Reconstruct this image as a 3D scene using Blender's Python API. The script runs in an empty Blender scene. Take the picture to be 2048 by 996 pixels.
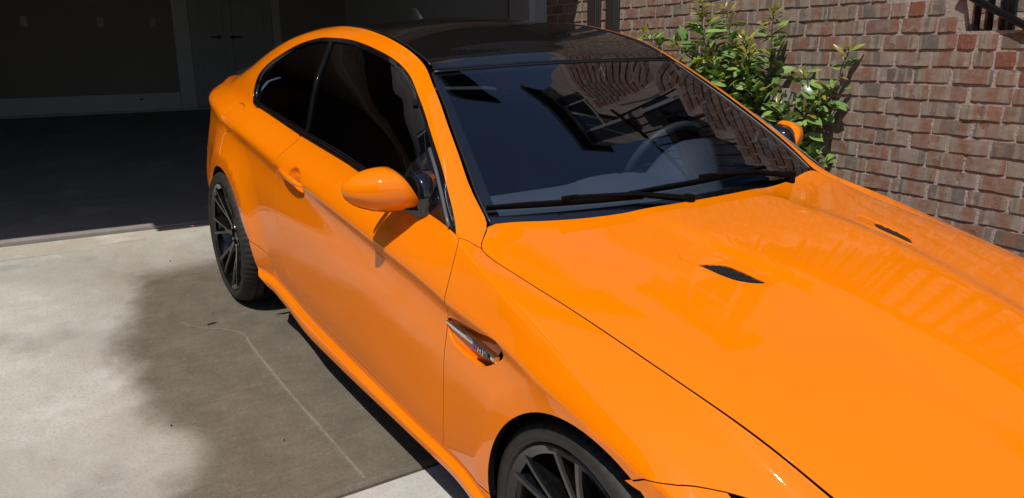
import bpy, bmesh, math, random
import numpy as np
from mathutils import Vector, Matrix
from mathutils.geometry import delaunay_2d_cdt

R = random.Random(7)
SC = bpy.context.scene
COL = SC.collection

# ---------------------------------------------------------------- camera
cam = bpy.data.cameras.new("camera"); camo = bpy.data.objects.new("camera", cam); COL.objects.link(camo)
cam.sensor_fit = 'HORIZONTAL'; cam.sensor_width = 36.0; cam.lens = 28.2398
cam.clip_start = 0.02; cam.clip_end = 2000
_cr = ((0.434685, -0.213455, 0.874921), (0.900482, 0.117559, -0.418703), (-0.013481, 0.969854, 0.243313))
camo.matrix_world = Matrix.Translation((1.54569, -1.65868, 1.46562)) @ Matrix(_cr).to_4x4()
SC.camera = camo
# the driveway slopes down towards the street: this is the slope (and yaw) of the car's ground plane in the world
RW = Matrix(((0.987021, -0.131157, 0.092668), (0.132090, 0.991230, -0.003981), (-0.091333, 0.016170, 0.995689)))
CARM = RW.to_4x4()

# ---------------------------------------------------------------- sky, sun, exposure
SUN_AZ, SUN_EL = math.radians(-45), math.radians(57)
sdir = Vector((math.cos(SUN_AZ)*math.cos(SUN_EL), math.sin(SUN_AZ)*math.cos(SUN_EL), math.sin(SUN_EL)))
w = bpy.data.worlds.new("World"); SC.world = w; w.use_nodes = True
nt = w.node_tree; bg = nt.nodes['Background']; sky = nt.nodes.new('ShaderNodeTexSky')
sky.sky_type = 'NISHITA'; sky.sun_disc = False; sky.sun_elevation = SUN_EL
sky.sun_rotation = math.atan2(sdir.x, sdir.y)
sky.air_density = 1.0; sky.dust_density = 0.6; sky.ozone_density = 3.0
nt.links.new(sky.outputs[0], bg.inputs[0]); bg.inputs[1].default_value = 0.10
sl = bpy.data.lights.new("sun", 'SUN'); sl.energy = 3.9; sl.angle = math.radians(0.53); sl.color = (1.0, 0.95, 0.87)
so = bpy.data.objects.new("sun", sl); COL.objects.link(so)
so.rotation_euler = sdir.to_track_quat('Z', 'Y').to_euler()
vs = SC.view_settings; vs.view_transform = 'Standard'; vs.look = 'None'; vs.exposure = 0.0; vs.gamma = 1.0; vs.use_curve_mapping = False
SC.cycles.max_bounces = 10; SC.cycles.transparent_max_bounces = 12; SC.cycles.caustics_reflective = False; SC.cycles.caustics_refractive = False

# ---------------------------------------------------------------- car body surface
# car frame: X forward from the front axle, Y to the car's left, Z up from the tyre contact plane
def pchip(xs, ys):
    xs = np.asarray(xs, float); ys = np.asarray(ys, float)
    o = np.argsort(xs); xs = xs[o]; ys = ys[o]
    h = np.diff(xs); dl = np.diff(ys) / h
    m = np.zeros(len(xs))
    for i in range(1, len(xs) - 1):
        if dl[i-1] * dl[i] > 0:
            w1 = 2*h[i] + h[i-1]; w2 = h[i] + 2*h[i-1]
            m[i] = (w1 + w2) / (w1/dl[i-1] + w2/dl[i])
    m[0] = dl[0]; m[-1] = dl[-1]
    def f(x):
        x = np.clip(np.asarray(x, float), xs[0], xs[-1])
        i = np.clip(np.searchsorted(xs, x, side='right') - 1, 0, len(xs) - 2)
        t = (x - xs[i]) / h[i]
        return ((1+2*t)*(1-t)**2*ys[i] + t*(1-t)**2*h[i]*m[i] + t*t*(3-2*t)*ys[i+1] + t*t*(t-1)*h[i]*m[i+1])
    return f
def kv(s):
    a = [tuple(map(float, q.split(','))) for q in s.split()]
    return pchip([q[0] for q in a], [q[1] for q in a])
def sstep(a, b, x):
    t = np.clip((x - a) / (b - a), 0, 1); return t*t*(3 - 2*t)
def gsmooth(A, sig, axis):
    n = int(max(1, math.ceil(3*sig))); k = np.exp(-0.5*(np.arange(-n, n+1)/sig)**2); k /= k.sum()
    P = [(0, 0)]*A.ndim; P[axis] = (n, n)
    B = np.pad(A, P, mode='reflect', reflect_type='odd')
    return np.apply_along_axis(lambda v: np.convolve(v, k, 'valid'), axis, B)

X0, X1, DX = -3.80, 0.74, 0.01
F7Y = kv("0.74,.715 .55,.80 .3,.853 0,.872 -.3,.876 -.55,.876 -1,.877 -1.5,.878 -2,.879 -2.35,.880 -2.77,.874 -3.05,.846 -3.25,.812 -3.4,.765 -3.65,.675 -3.8,.60")
F7L = kv("0.74,.715 .55,.80 .3,.853 0,.872 -.3,.876 -2,.879 -2.35,.880 -2.77,.874 -3.05,.860 -3.4,.828 -3.65,.760 -3.8,.68")
F7Z = kv("0.74,.50 .55,.590 .3,.690 0,.743 -.28,.772 -.54,.779 -.67,.793 -1.01,.815 -1.53,.845 -1.93,.863 -2.35,.897 -2.77,.916 -3.05,.935 -3.4,.948 -3.8,.95")
F9Y = kv("0.74,.70 .55,.775 .3,.822 0,.840 -.3,.838 -.55,.815 -.65,.808 -1,.803 -1.4,.799 -1.9,.792 -2.3,.785 -2.6,.778 -3,.755 -3.25,.72 -3.4,.690 -3.65,.615 -3.8,.54")
F9Z = kv("0.74,.52 .49,.638 .39,.680 .24,.743 -.04,.815 -.3,.868 -.55,.912 -.65,.922 -1,.938 -1.4,.957 -1.9,.974 -2.3,.991 -2.6,1.002 -3,1.005 -3.4,.998 -3.65,.985 -3.8,.97")
FTY = kv("0.74,.60 .5,.662 .3,.694 .18,.712 -.1,.736 -.39,.762 -.545,.774 -.636,.697 -.666,.697 -.732,.691 -.852,.661 -1.0,.623 -1.095,.595 -1.189,.572 -1.259,.550 -1.32,.543 -1.45,.540 -1.65,.534 -1.83,.530 -2.0,.527 -2.17,.527 -2.31,.535 -2.5,.55 -2.69,.565 -2.94,.585 -3.18,.602 -3.3,.608 -3.6,.59 -3.75,.55 -3.8,.50")
FTZ = kv("0.74,.66 .5,.733 .42,.764 .3,.799 .18,.825 -.1,.861 -.39,.891 -.545,.912 -.636,.962 -.666,.982 -.732,1.023 -.852,1.095 -1.0,1.176 -1.095,1.225 -1.189,1.269 -1.259,1.301 -1.32,1.325 -1.38,1.342 -1.45,1.358 -1.65,1.384 -1.83,1.394 -2.0,1.391 -2.17,1.377 -2.31,1.358 -2.5,1.318 -2.69,1.262 -2.94,1.172 -3.18,1.088 -3.3,1.055 -3.6,1.015 -3.75,.995 -3.8,.985")
GH = kv("0.74,0 -.52,0 -.68,1 -2.75,1 -3.05,.6 -3.4,0 -3.8,0")       # 1 where there is a greenhouse
WK = np.array([0, .06, .115, .155, .20, .235, .36, .55, .70, .735, .775, .845, .975, 1.11, 1.19, 1.25])  # running height along the section
WMAX = WK[-1]
NW = 301
def build_side():
    xs = np.arange(X0, X1 + 1e-6, DX); n = len(xs); ws = np.linspace(0, WMAX, NW)
    f7y, f7z, f9y, f9z, ty, tz, gh = (f(xs) for f in (F7Y, F7Z, F9Y, F9Z, FTY, FTZ, GH))
    T = F7L(xs) / .877
    am = sstep(-.02, -.34, xs)*(1 - .55*sstep(-2.3, -3.0, xs))                       # crease strength
    lowz = kv("0.74,.20 .35,.20 -.2,.235 -.47,.245 -.87,.232 -1.36,.212 -1.7,.205 -1.95,.235 -2.2,.25 -2.4,.24 -3.3,.25 -3.8,.28")(xs)
    P = np.zeros((n, len(WK), 2))
    dz = lowz - .18
    P[:, 0] = np.stack([.70*T, lowz + .004], 1)
    P[:, 1] = np.stack([.80*T, lowz - .004], 1)
    P[:, 2] = np.stack([.864*T, lowz + .002], 1)
    P[:, 3] = np.stack([.873*T, lowz + .040], 1)
    seam = kv("0.74,.33 .2,.31 -.36,.300 -1.07,.303 -1.6,.310 -1.83,.318 -2.1,.33 -3.8,.36")(xs)
    P[:, 4] = np.stack([.850*T, np.maximum(seam - .020, lowz + .046)], 1)
    P[:, 5] = np.stack([.857*T, seam + .006], 1)
    P[:, 6] = np.stack([.870*T, seam + .120], 1)
    P[:, 7] = np.stack([.5*(.874*T + f7y), seam + (f7z - seam)*.62], 1)
    P[:, 8] = np.stack([f7y - .004 - .011*am, f7z - .038], 1)
    P[:, 9] = np.stack([f7y + .0015*am - .004*sstep(-2.3, -3.0, xs), f7z], 1)
    P[:, 10] = np.stack([f7y - .008 - .004*am, f7z + (f9z - f7z)*.33], 1)
    P[:, 11] = np.stack([f9y, f9z], 1)
    for k, (a, b, c, d) in enumerate(((.22, .47, .30, .42), (.56, .80, .58, .72), (.80, .955, .82, .90))):
        fy = gh*a + (1 - gh)*c; nose = sstep(.05, .40, xs); fz = gh*b + (1 - gh)*(d + (c*.88 - d)*nose)
        P[:, 12+k] = np.stack([f9y + (ty - f9y)*fy, f9z + (tz - f9z)*fz], 1)
    P[:, 15] = np.stack([ty, tz], 1)
    G = np.zeros((n, NW, 2))
    for i in range(n):
        for c in range(2):
            G[i, :, c] = pchip(WK, P[i, :, c])(ws)
    sw = WMAX/(NW-1)
    soft = gsmooth(gsmooth(G, .022/sw, 1), .035/DX, 0)
    sharp = gsmooth(gsmooth(G, .0055/sw, 1), .03/DX, 0)
    crisp = gsmooth(G, .012/DX, 0)
    cz = np.maximum.reduce([np.exp(-((ws - WK[9])/.05)**2), np.exp(-((ws - WK[4])/.05)**2), np.exp(-((ws-WK[2])/.05)**2)])
    cz = np.where(ws > WK[12], np.maximum(cz, sstep(WK[13]-.05, WK[15], ws)), cz)
    out = soft + (sharp - soft)*cz[None, :, None]
    # keep the hood corner and the windscreen foot of the upper edge crisp
    edge = sstep(WK[11], WK[15], ws)[None, :, None]*np.exp(-((xs + .6)/.16)**2)[:, None, None]
    out = out + (crisp - out)*edge*.8
    Y, Z = out[..., 0], out[..., 1]
    Xg = np.repeat(xs[:, None], NW, 1)
    for cx, czz, a in ((0.044, .346, .017), (-2.735, .335, .030)):
        r = np.hypot(Xg - cx, Z - czz)
        k_ = np.clip((.60 - r)/(.60 - .424), 0, 1); Y = Y + a*(.35*k_ + .65*k_**2.2)*(Z > .1)
    return xs, ws, np.stack([Xg, -Y, Z], -1)         # right-hand (near) side: negative Y
SXS, SWS, SG = build_side()
def dimple(x, z, cx, cz, rx, rz, d):
    q = ((x - cx)/rx)**2 + ((z - cz)/rz)**2
    return d*np.where(q < 1, (1 - q)**1.0*(1 - .0*q), 0)
_m = np.hypot((SG[..., 0] + 1.725)/.078, (SG[..., 2] - .848 + .10*(SG[..., 0] + 1.725))/.047)
SG[..., 1] += .021*sstep(1.02, .62, _m)              # finger scoop behind the door handle
_du = np.gradient(SG, DX, axis=0); _dv = np.gradient(SG, WMAX/(NW-1), axis=1)
SN = np.cross(_du, _dv); SN /= np.linalg.norm(SN, axis=-1, keepdims=True)
if SN[200, 120, 1] > 0: SN = -SN
def bil(A, x, w):
    u = np.clip((np.asarray(x) - X0)/DX, 0, A.shape[0] - 1.001); v = np.clip(np.asarray(w)/WMAX*(NW-1), 0, NW - 1.001)
    i = u.astype(int); j = v.astype(int); a = (u - i)[..., None]; b = (v - j)[..., None]
    return A[i, j]*(1-a)*(1-b) + A[i+1, j]*a*(1-b) + A[i, j+1]*(1-a)*b + A[i+1, j+1]*a*b
def side(x, w):
    P = bil(SG, x, w); N = bil(SN, x, w); N /= np.linalg.norm(N, axis=-1, keepdims=True)
    return P, N

# ---------------------------------------------------------------- materials
def mat(name):
    m = bpy.data.materials.new(name); m.use_nodes = True
    return m, m.node_tree, m.node_tree.nodes['Principled BSDF']
def setp(b, **k):
    for n, v in k.items():
        i = b.inputs[n.replace('_', ' ')]
        i.default_value = (v + (1,)) if isinstance(v, tuple) and len(v) == 3 else v
def simple(name, col, rough=.5, metal=0., coat=0., spec=.5, coatr=.03):
    m, t, b = mat(name)
    setp(b, Base_Color=col, Roughness=rough, Metallic=metal, Coat_Weight=coat, Coat_Roughness=coatr, Specular_IOR_Level=spec)
    return m
def N(t, typ, **k):
    n = t.nodes.new(typ)
    for a, v in k.items():
        if a.startswith('i_'):
            n.inputs[a[2:].replace('_', ' ')].default_value = v
        else: setattr(n, a, v)
    return n
def L(t, a, b): t.links.new(a, b)
def noise(t, vec, scale, detail=4, rough=.55, dist=0.):
    n = N(t, 'ShaderNodeTexNoise'); n.inputs['Scale'].default_value = scale; n.inputs['Detail'].default_value = detail
    n.inputs['Roughness'].default_value = rough; n.inputs['Distortion'].default_value = dist
    if vec is not None: L(t, vec, n.inputs['Vector'])
    return n.outputs['Fac']
def ramp(t, fac, stops):
    r = N(t, 'ShaderNodeValToRGB'); e = r.color_ramp.elements
    while len(e) < len(stops): e.new(.5)
    for i, (p, c) in enumerate(stops):
        e[i].position = p; e[i].color = c if len(c) == 4 else tuple(c) + (1,)
    L(t, fac, r.inputs[0]); return r.outputs[0]
def mth(t, op, a, b=None, c=None, clamp=False):
    n = N(t, 'ShaderNodeMath', operation=op); n.use_clamp = clamp
    for i, v in enumerate((a, b, c)):
        if v is None: continue
        if isinstance(v, (int, float)): n.inputs[i].default_value = v
        else: L(t, v, n.inputs[i])
    return n.outputs[0]
def mix(t, fac, a, b, typ='MIX'):
    n = N(t, 'ShaderNodeMix', data_type='RGBA', blend_type=typ)
    for i, v in ((0, fac), (6, a), (7, b)):
        if isinstance(v, (int, float)): n.inputs[i].default_value = v
        elif isinstance(v, tuple): n.inputs[i].default_value = v + (1,) if len(v) == 3 else v
        else: L(t, v, n.inputs[i])
    return n.outputs[2]
def mapr(t, v, a, b, c=0., d=1., smooth=True):
    n = N(t, 'ShaderNodeMapRange', interpolation_type='SMOOTHSTEP' if smooth else 'LINEAR')
    L(t, v, n.inputs['Value'])
    for k, x in (('From Min', a), ('From Max', b), ('To Min', c), ('To Max', d)): n.inputs[k].default_value = x
    return n.outputs['Result']
def bump(t, b, h, strength=.3, dist=.01):
    n = N(t, 'ShaderNodeBump'); n.inputs['Strength'].default_value = strength; n.inputs['Distance'].default_value = dist
    L(t, h, n.inputs['Height']); L(t, n.outputs[0], b.inputs['Normal'])
    return n
def objco(t): return N(t, 'ShaderNodeTexCoord').outputs['Object']

M = {}
def paint():
    m, t, b = mat('orange_paint'); co = objco(t)
    setp(b, Base_Color=(.85, .197, .0006), Roughness=.42, Coat_Weight=1.0, Coat_Roughness=.018, Coat_IOR=1.43, Specular_IOR_Level=.0)
    bw = N(t, 'ShaderNodeBump'); bw.inputs['Strength'].default_value = .035; bw.inputs['Distance'].default_value = .004
    L(t, noise(t, co, 55, 2), bw.inputs['Height'])                 # faint orange peel
    L(t, bw.outputs[0], b.inputs['Coat Normal'])
    # light dust and dried water spots scatter a little of the gloss
    d = noise(t, co, 9, 5, .6)
    L(t, mapr(t, d, .35, .75, .012, .045), b.inputs['Coat Roughness'])
    return m
M['paint'] = paint()
M['gloss'] = simple('black_gloss_trim', (.006, .006, .007), .05, coat=.6)
def roofm():
    m, t, b = mat('black_roof'); co = objco(t)
    setp(b, Base_Color=(.006, .005, .005), Roughness=.4, Specular_IOR_Level=0., Coat_Weight=1.0, Coat_Roughness=.008, Coat_IOR=1.75)
    ch = N(t, 'ShaderNodeTexChecker'); ch.inputs['Scale'].default_value = 330
    mp = N(t, 'ShaderNodeMapping'); mp.inputs['Rotation'].default_value = (0, 0, math.radians(45)); L(t, co, mp.inputs[0]); L(t, mp.outputs[0], ch.inputs[0])
    L(t, mix(t, ch.outputs['Fac'], (.004, .0035, .0035), (.012, .011, .011)), b.inputs['Base Color'])
    return m
M['roof'] = roofm()
M['satin'] = simple('satin_black', (.012, .012, .013), .38)
M['plastic'] = simple('black_plastic', (.005, .005, .0055), .7, spec=.03)
M['mesh_grey'] = simple('vent_mesh_plastic', (.035, .035, .038), .35)
M['void'] = simple('dark_cavity', (.004, .004, .004), .9, spec=.1)
M['grey_strip'] = simple('grey_rubber_strip', (.10, .10, .105), .35)
M['chrome'] = simple('chrome', (.80, .80, .82), .22, metal=1.)
def glassm(name, tint, ior=1.5, rough=0.0):
    m = bpy.data.materials.new(name); m.use_nodes = True; t = m.node_tree; t.nodes.clear()
    o = N(t, 'ShaderNodeOutputMaterial'); mx = N(t, 'ShaderNodeMixShader'); tr = N(t, 'ShaderNodeBsdfTransparent'); gl = N(t, 'ShaderNodeBsdfGlossy')
    tr.inputs[0].default_value = tint + (1,); gl.inputs['Roughness'].default_value = rough; gl.inputs[0].default_value = (1.0, .94, 1, 1)
    fr = N(t, 'ShaderNodeFresnel'); fr.inputs[0].default_value = ior
    L(t, fr.outputs[0], mx.inputs[0]); L(t, tr.outputs[0], mx.inputs[1]); L(t, gl.outputs[0], mx.inputs[2]); L(t, mx.outputs[0], o.inputs[0])
    return m
M['wglass'] = glassm('windscreen_glass', (.62, .68, .76), 1.90)
M['sglass'] = glassm('tinted_side_glass', (.007, .006, .006), 1.5)
M['clear'] = glassm('clear_lens', (.9, .9, .9), 1.5)
M['hglass'] = simple('house_window_glass', (.02, .025, .03), .03, spec=.8)
def rubber():
    m, t, b = mat('tyre_rubber'); co = objco(t)
    n = noise(t, co, 30, 5, .65)
    L(t, ramp(t, n, [(.3, (.012, .011, .011)), (.75, (.030, .027, .025))]), b.inputs['Base Color'])
    setp(b, Roughness=.62, Specular_IOR_Level=.4); bump(t, b, noise(t, co, 220, 3), .15, .002)
    return m
M['rubber'] = rubber()
def rimm():
    m, t, b = mat('black_wheel_paint'); co = objco(t)
    n = noise(t, co, 60, 6, .7)
    L(t, ramp(t, n, [(.45, (.004, .004, .0045)), (.8, (.011, .010, .009))]), b.inputs['Base Color'])
    setp(b, Roughness=.3, Specular_IOR_Level=.1, Coat_Weight=.8, Coat_Roughness=.05)
    return m
M['rim'] = rimm()
M['disc'] = simple('brake_disc_steel', (.22, .21, .20), .35, metal=1.)
M['dash'] = simple('dashboard_skin', (.095, .110, .135), .72)
M['leather'] = simple('dark_leather', (.058, .063, .074), .5)
M['red_lens'] = simple('red_lens', (.28, .008, .006), .08, coat=1.)
M['sticker'] = simple('pale_blue_sticker', (.42, .66, .66), .6)
M['sticker_ink'] = simple('sticker_ink', (.12, .26, .30), .6)
M['b_blue'] = simple('badge_blue', (.02, .10, .45), .3)
M['b_navy'] = simple('badge_navy', (.02, .03, .18), .3)
M['b_red'] = simple('badge_red', (.6, .03, .02), .3)

def concrete(name, dry, wet=None, wetness=False, seed=0., spots=True, brush=True):
    m, t, b = mat(name); co = objco(t); sp = N(t, 'ShaderNodeSeparateXYZ'); L(t, co, sp.inputs[0]); x, y = sp.outputs[0], sp.outputs[1]
    mp = N(t, 'ShaderNodeMapping'); mp.inputs['Location'].default_value = (seed, seed*.7, 0); L(t, co, mp.inputs[0]); v = mp.outputs[0]
    big = noise(t, v, 1.3, 5, .6, .4); med = noise(t, v, 7, 6, .62); fine = noise(t, v, 90, 4, .6)
    br = N(t, 'ShaderNodeMapping'); br.inputs['Scale'].default_value = (22, 3.2, 1); br.inputs['Rotation'].default_value = (0, 0, .25); L(t, v, br.inputs[0])
    brush_n = noise(t, br.outputs[0], 1.6, 6, .65, .6)
    c = mix(t, mapr(t, big, .3, .7), tuple(q*.82 for q in dry), tuple(min(1, q*1.12) for q in dry))
    c = mix(t, mapr(t, med, .35, .7, 0, .45), c, tuple(q*f for q, f in zip(dry, (.80, .76, .66))))
    c = mix(t, mapr(t, fine, .45, .68, 0, .55), c, tuple(q*.66 for q in dry))
    c = mix(t, mapr(t, noise(t, v, 34, 5, .7), .52, .70, 0, .45), c, tuple(q*.74 for q in dry))
    blot = noise(t, v, 2.7, 7, .62, .35)
    c = mix(t, mapr(t, blot, .52, .68, 0, .55), c, tuple(min(1, q*f) for q, f in zip(dry, (1.26, 1.28, 1.32))))
    c = mix(t, mapr(t, blot, .44, .30, 0, .60), c, tuple(q*f for q, f in zip(dry, (.74, .71, .60))))
    rough = .85
    if wetness:
        w1 = noise(t, v, 2.1, 6, .6, .3); w2 = noise(t, v, 9, 5, .6)
        # damp, dirty patch left by washing the car: edge wanders with the noise
        lx = mth(t, 'MULTIPLY', mth(t, 'SUBTRACT', w1, .5), .34); ly = mth(t, 'MULTIPLY', mth(t, 'SUBTRACT', w2, .5), .16)
        # bay of dry concrete at the lower left
        wob = mth(t, 'ADD', lx, ly)
        yb = mth(t, 'ADD', mth(t, 'ADD', mapr(t, x, -3.3, -2.3, 1.29, 1.50), mapr(t, x, -1.75, -1.40, 0, -.03)), mapr(t, x, -1.25, -.98, 0, .50))
        e = mth(t, 'ADD', mth(t, 'ADD', y, yb), mth(t, 'MULTIPLY', wob, .8))
        k = mth(t, 'MULTIPLY', mapr(t, e, -.13, .12), mapr(t, mth(t, 'ADD', x, mth(t, 'MULTIPLY', wob, .5)), -3.62, -3.22))
        sofe = mth(t, 'ADD', mth(t, 'ADD', y, 1.70), mth(t, 'MULTIPLY', wob, 1.3))
        k2 = mth(t, 'MULTIPLY', mapr(t, sofe, -.2, .6, 0, .42), mapr(t, mth(t, 'ADD', x, wob), -4.15, -3.5))
        k = mth(t, 'MAXIMUM', k, k2)
        dx_ = mth(t, 'MULTIPLY', mth(t, 'ADD', x, 1.47), 4.2); dy_ = mth(t, 'MULTIPLY', mth(t, 'ADD', y, 1.47), 6.0)   # dried spot
        rr_ = mth(t, 'SQRT', mth(t, 'ADD', mth(t, 'MULTIPLY', dx_, dx_), mth(t, 'MULTIPLY', dy_, dy_)))
        k = mth(t, 'MULTIPLY', k, mapr(t, mth(t, 'ADD', rr_, mth(t, 'MULTIPLY', wob, 1.5)), .35, 1.15, .35, 1))
        # half-dry olive blotches on the pale side
        k = mth(t, 'MAXIMUM', k, mapr(t, noise(t, v, 1.9, 4, .55, .2), .50, .74, 0, .40))
        wc = mix(t, mapr(t, med, .3, .7), tuple(q*.85 for q in wet), tuple(q*1.15 for q in wet))
        wc = mix(t, mapr(t, brush_n, .42, .70, 0, .40), wc, tuple(q*.70 for q in wet))
        wc = mix(t, mapr(t, fine, .45, .70, 0, .5), wc, tuple(q*.55 for q in wet))
        wc = mix(t, mapr(t, noise(t, v, 34, 5, .7), .55, .72, 0, .5), wc, tuple(q*1.5 for q in wet))
        c = mix(t, k, c, wc)
        L(t, mapr(t, k, 0, 1, .85, .60), b.inputs['Roughness'])
    else: b.inputs['Roughness'].default_value = rough
    if spots:
        vo = N(t, 'ShaderNodeTexVoronoi'); vo.inputs['Scale'].default_value = 9; L(t, v, vo.inputs['Vector'])
        c = mix(t, mapr(t, vo.outputs['Distance'], .010, .05, .5, 0), c, (.08, .07, .055))
    L(t, c, b.inputs['Base Color']); b.inputs['Specular IOR Level'].default_value = .3
    h = mth(t, 'ADD', mth(t, 'MULTIPLY', brush_n, .7), mth(t, 'MULTIPLY', fine, .5))
    bump(t, b, h, .28, .006)
    return m
M['slab_wet'] = concrete('driveway_concrete_damp', (.47, .46, .41), (.150, .132, .100), True)
M['slab_dry'] = concrete('driveway_concrete_pale', (.56, .55, .52), seed=4.)
M['sand'] = concrete('sandy_apron', (.50, .465, .39), seed=9.)
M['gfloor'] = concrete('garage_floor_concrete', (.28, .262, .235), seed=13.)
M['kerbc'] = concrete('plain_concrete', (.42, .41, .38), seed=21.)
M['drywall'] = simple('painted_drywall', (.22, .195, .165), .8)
M['lit_wall'] = simple('bounce_lit_wall_paint', (.62, .62, .63), .7)  # right garage wall: bounced daylight painted in as a lighter wall colour
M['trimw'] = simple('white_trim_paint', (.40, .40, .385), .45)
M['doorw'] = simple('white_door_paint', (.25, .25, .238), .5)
M['chrome_dark'] = simple('dark_polished_steel', (.25, .25, .26), .15, metal=1.)
M['plate'] = simple('outlet_plate', (.26, .25, .235), .4)
M['bronze'] = simple('dark_bronze_metal', (.030, .026, .023), .38, metal=.0, coat=.2, coatr=.25)
M['iron'] = simple('black_iron', (.008, .008, .009), .3)
M['wood_grey'] = simple('weathered_wood', (.34, .30, .25), .8)
M['shutter'] = simple('black_shutter', (.012, .013, .014), .5)
M['grass'] = simple('lawn', (.05, .09, .02), .9)
M['petal'] = simple('pink_petal', (.65, .03, .16), .6)
M['twigm'] = simple('dark_bark', (.03, .024, .018), .8)

def brickm(name, mode):
    m, t, b = mat(name); co = N(t, 'ShaderNodeTexCoord').outputs['Object']
    ge = N(t, 'ShaderNodeNewGeometry'); oi = N(t, 'ShaderNodeObjectInfo')
    rnd = oi.outputs['Random'] if mode == 'object' else ge.outputs['Random Per Island']
    pos = ge.outputs['Position']
    off = N(t, 'ShaderNodeVectorMath', operation='ADD'); cx = N(t, 'ShaderNodeCombineXYZ')
    L(t, mth(t, 'MULTIPLY', rnd, 37.), cx.inputs[0]); L(t, mth(t, 'MULTIPLY', rnd, 91.), cx.inputs[2]); L(t, pos, off.inputs[0]); L(t, cx.outputs[0], off.inputs[1])
    v = off.outputs[0]
    st = N(t, 'ShaderNodeMapping'); st.inputs['Scale'].default_value = (15, 3, 1.1); L(t, v, st.inputs[0])
    band = noise(t, st.outputs[0], 1., 1, .4, .5)                       # vertical kiln flashing bands
    fine = noise(t, v, 120, 5, .7); med = noise(t, v, 26, 5, .65)
    base = ramp(t, rnd, [(0., (0.244, 0.137, 0.100)), (.2, (0.252, 0.170, 0.129)), (.42, (0.274, 0.192, 0.151)), (.62, (0.237, 0.148, 0.111)), (.8, (0.215, 0.159, 0.126)), (.93, (0.148, 0.118, 0.100)), (1., (0.274, 0.148, 0.104))])
    c = mix(t, mapr(t, band, .505, .55, 0, .85), base, (0.296, 0.244, 0.194))
    c = mix(t, mapr(t, band, .38, .43, .85, 0), c, (0.244, 0.122, 0.086))
    c = mix(t, mapr(t, band, .60, .65, 0, .75), c, (0.126, 0.107, 0.093))
    vo = N(t, 'ShaderNodeTexVoronoi'); vo.inputs['Scale'].default_value = 8.5; L(t, v, vo.inputs['Vector'])
    c = mix(t, mapr(t, vo.outputs['Distance'], .13, .19, .8, 0), c, (0.222, 0.115, 0.079))   # round press marks
    c = mix(t, mapr(t, med, .45, .70, 0, .45), c, (0.326, 0.266, 0.223))
    c = mix(t, mapr(t, fine, .52, .80, 0, .5), c, (0.074, 0.056, 0.045))
    L(t, c, b.inputs['Base Color']); setp(b, Roughness=.9, Specular_IOR_Level=.2)
    ringh = mapr(t, vo.outputs['Distance'], .14, .19, 0, 1)
    h = mth(t, 'ADD', mth(t, 'ADD', mth(t, 'MULTIPLY', fine, .35), mth(t, 'MULTIPLY', med, .8)), mth(t, 'MULTIPLY', ringh, .35))
    bump(t, b, h, .55, .006)
    return m
M['brick_o'] = brickm('antique_brick', 'object'); M['brick_i'] = brickm('antique_brick_mass', 'island')
def redbrick():
    m, t, b = mat('red_cut_brick'); co = objco(t); ge = N(t, 'ShaderNodeNewGeometry').outputs['Position']
    f = noise(t, ge, 60, 5, .7)
    L(t, ramp(t, f, [(.3, (.17, .062, .038)), (.7, (.26, .105, .066))]), b.inputs['Base Color']); setp(b, Roughness=.9)
    bump(t, b, f, .5, .005); return m
M['brick_red'] = redbrick()
def mortar():
    m, t, b = mat('mortar'); ge = N(t, 'ShaderNodeNewGeometry').outputs['Position']
    f = noise(t, ge, 90, 5, .7); g = noise(t, ge, 5, 4)
    c = mix(t, mapr(t, g, .35, .65), (.42, .345, .295), (.48, .40, .35)); c = mix(t, mapr(t, f, .45, .8, 0, .5), c, (.22, .175, .15))
    L(t, c, b.inputs['Base Color']); setp(b, Roughness=.95); bump(t, b, f, .8, .008); return m
M['mortar'] = mortar()
def housebrick():
    m, t, b = mat('house_brick'); ge = N(t, 'ShaderNodeNewGeometry').outputs['Position']; nn = N(t, 'ShaderNodeNewGeometry')
    sp = N(t, 'ShaderNodeSeparateXYZ'); L(t, ge, sp.inputs[0]); cb = N(t, 'ShaderNodeCombineXYZ')
    L(t, mth(t, 'ADD', sp.outputs[0], sp.outputs[1]), cb.inputs[0]); L(t, sp.outputs[2], cb.inputs[1])
    br = N(t, 'ShaderNodeTexBrick'); br.inputs['Scale'].default_value = 1; br.inputs['Brick Width'].default_value = .203; br.inputs['Row Height'].default_value = .0677
    br.inputs['Mortar Size'].default_value = .006; L(t, cb.outputs[0], br.inputs['Vector'])
    br.inputs['Color1'].default_value = (.34, .29, .25, 1); br.inputs['Color2'].default_value = (.26, .215, .18, 1); br.inputs['Mortar'].default_value = (.40, .36, .32, 1)
    f = noise(t, ge, 14, 5)
    L(t, mix(t, mapr(t, f, .4, .7, 0, .5), br.outputs['Color'], (.36, .32, .28)), b.inputs['Base Color']); setp(b, Roughness=.9); return m
M['house'] = housebrick()
def leafm(name, c1, c2, c3):
    m, t, b = mat(name); oi = N(t, 'ShaderNodeObjectInfo').outputs['Random']; gi = N(t, 'ShaderNodeNewGeometry').outputs['Random Per Island']
    r = mth(t, 'FRACT', mth(t, 'ADD', oi, gi))
    c = ramp(t, r, [(0, c1), (.45, c2), (.8, c3), (1., tuple(q*1.1 for q in c3))])
    L(t, c, b.inputs['Base Color']); setp(b, Roughness=.30, Specular_IOR_Level=.5)
    t.nodes.remove
    o = t.nodes['Material Output']; tl = N(t, 'ShaderNodeBsdfTranslucent'); mx = N(t, 'ShaderNodeMixShader'); mx.inputs[0].default_value = .25
    L(t, mix(t, .5, c, (.12, .22, .01)), tl.inputs[0]); L(t, b.outputs[0], mx.inputs[1]); L(t, tl.outputs[0], mx.inputs[2]); L(t, mx.outputs[0], o.inputs[0])
    return m
M['leaf'] = leafm('green_leaf', (.12, .23, .07), (.19, .32, .09), (.27, .39, .10))
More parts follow.
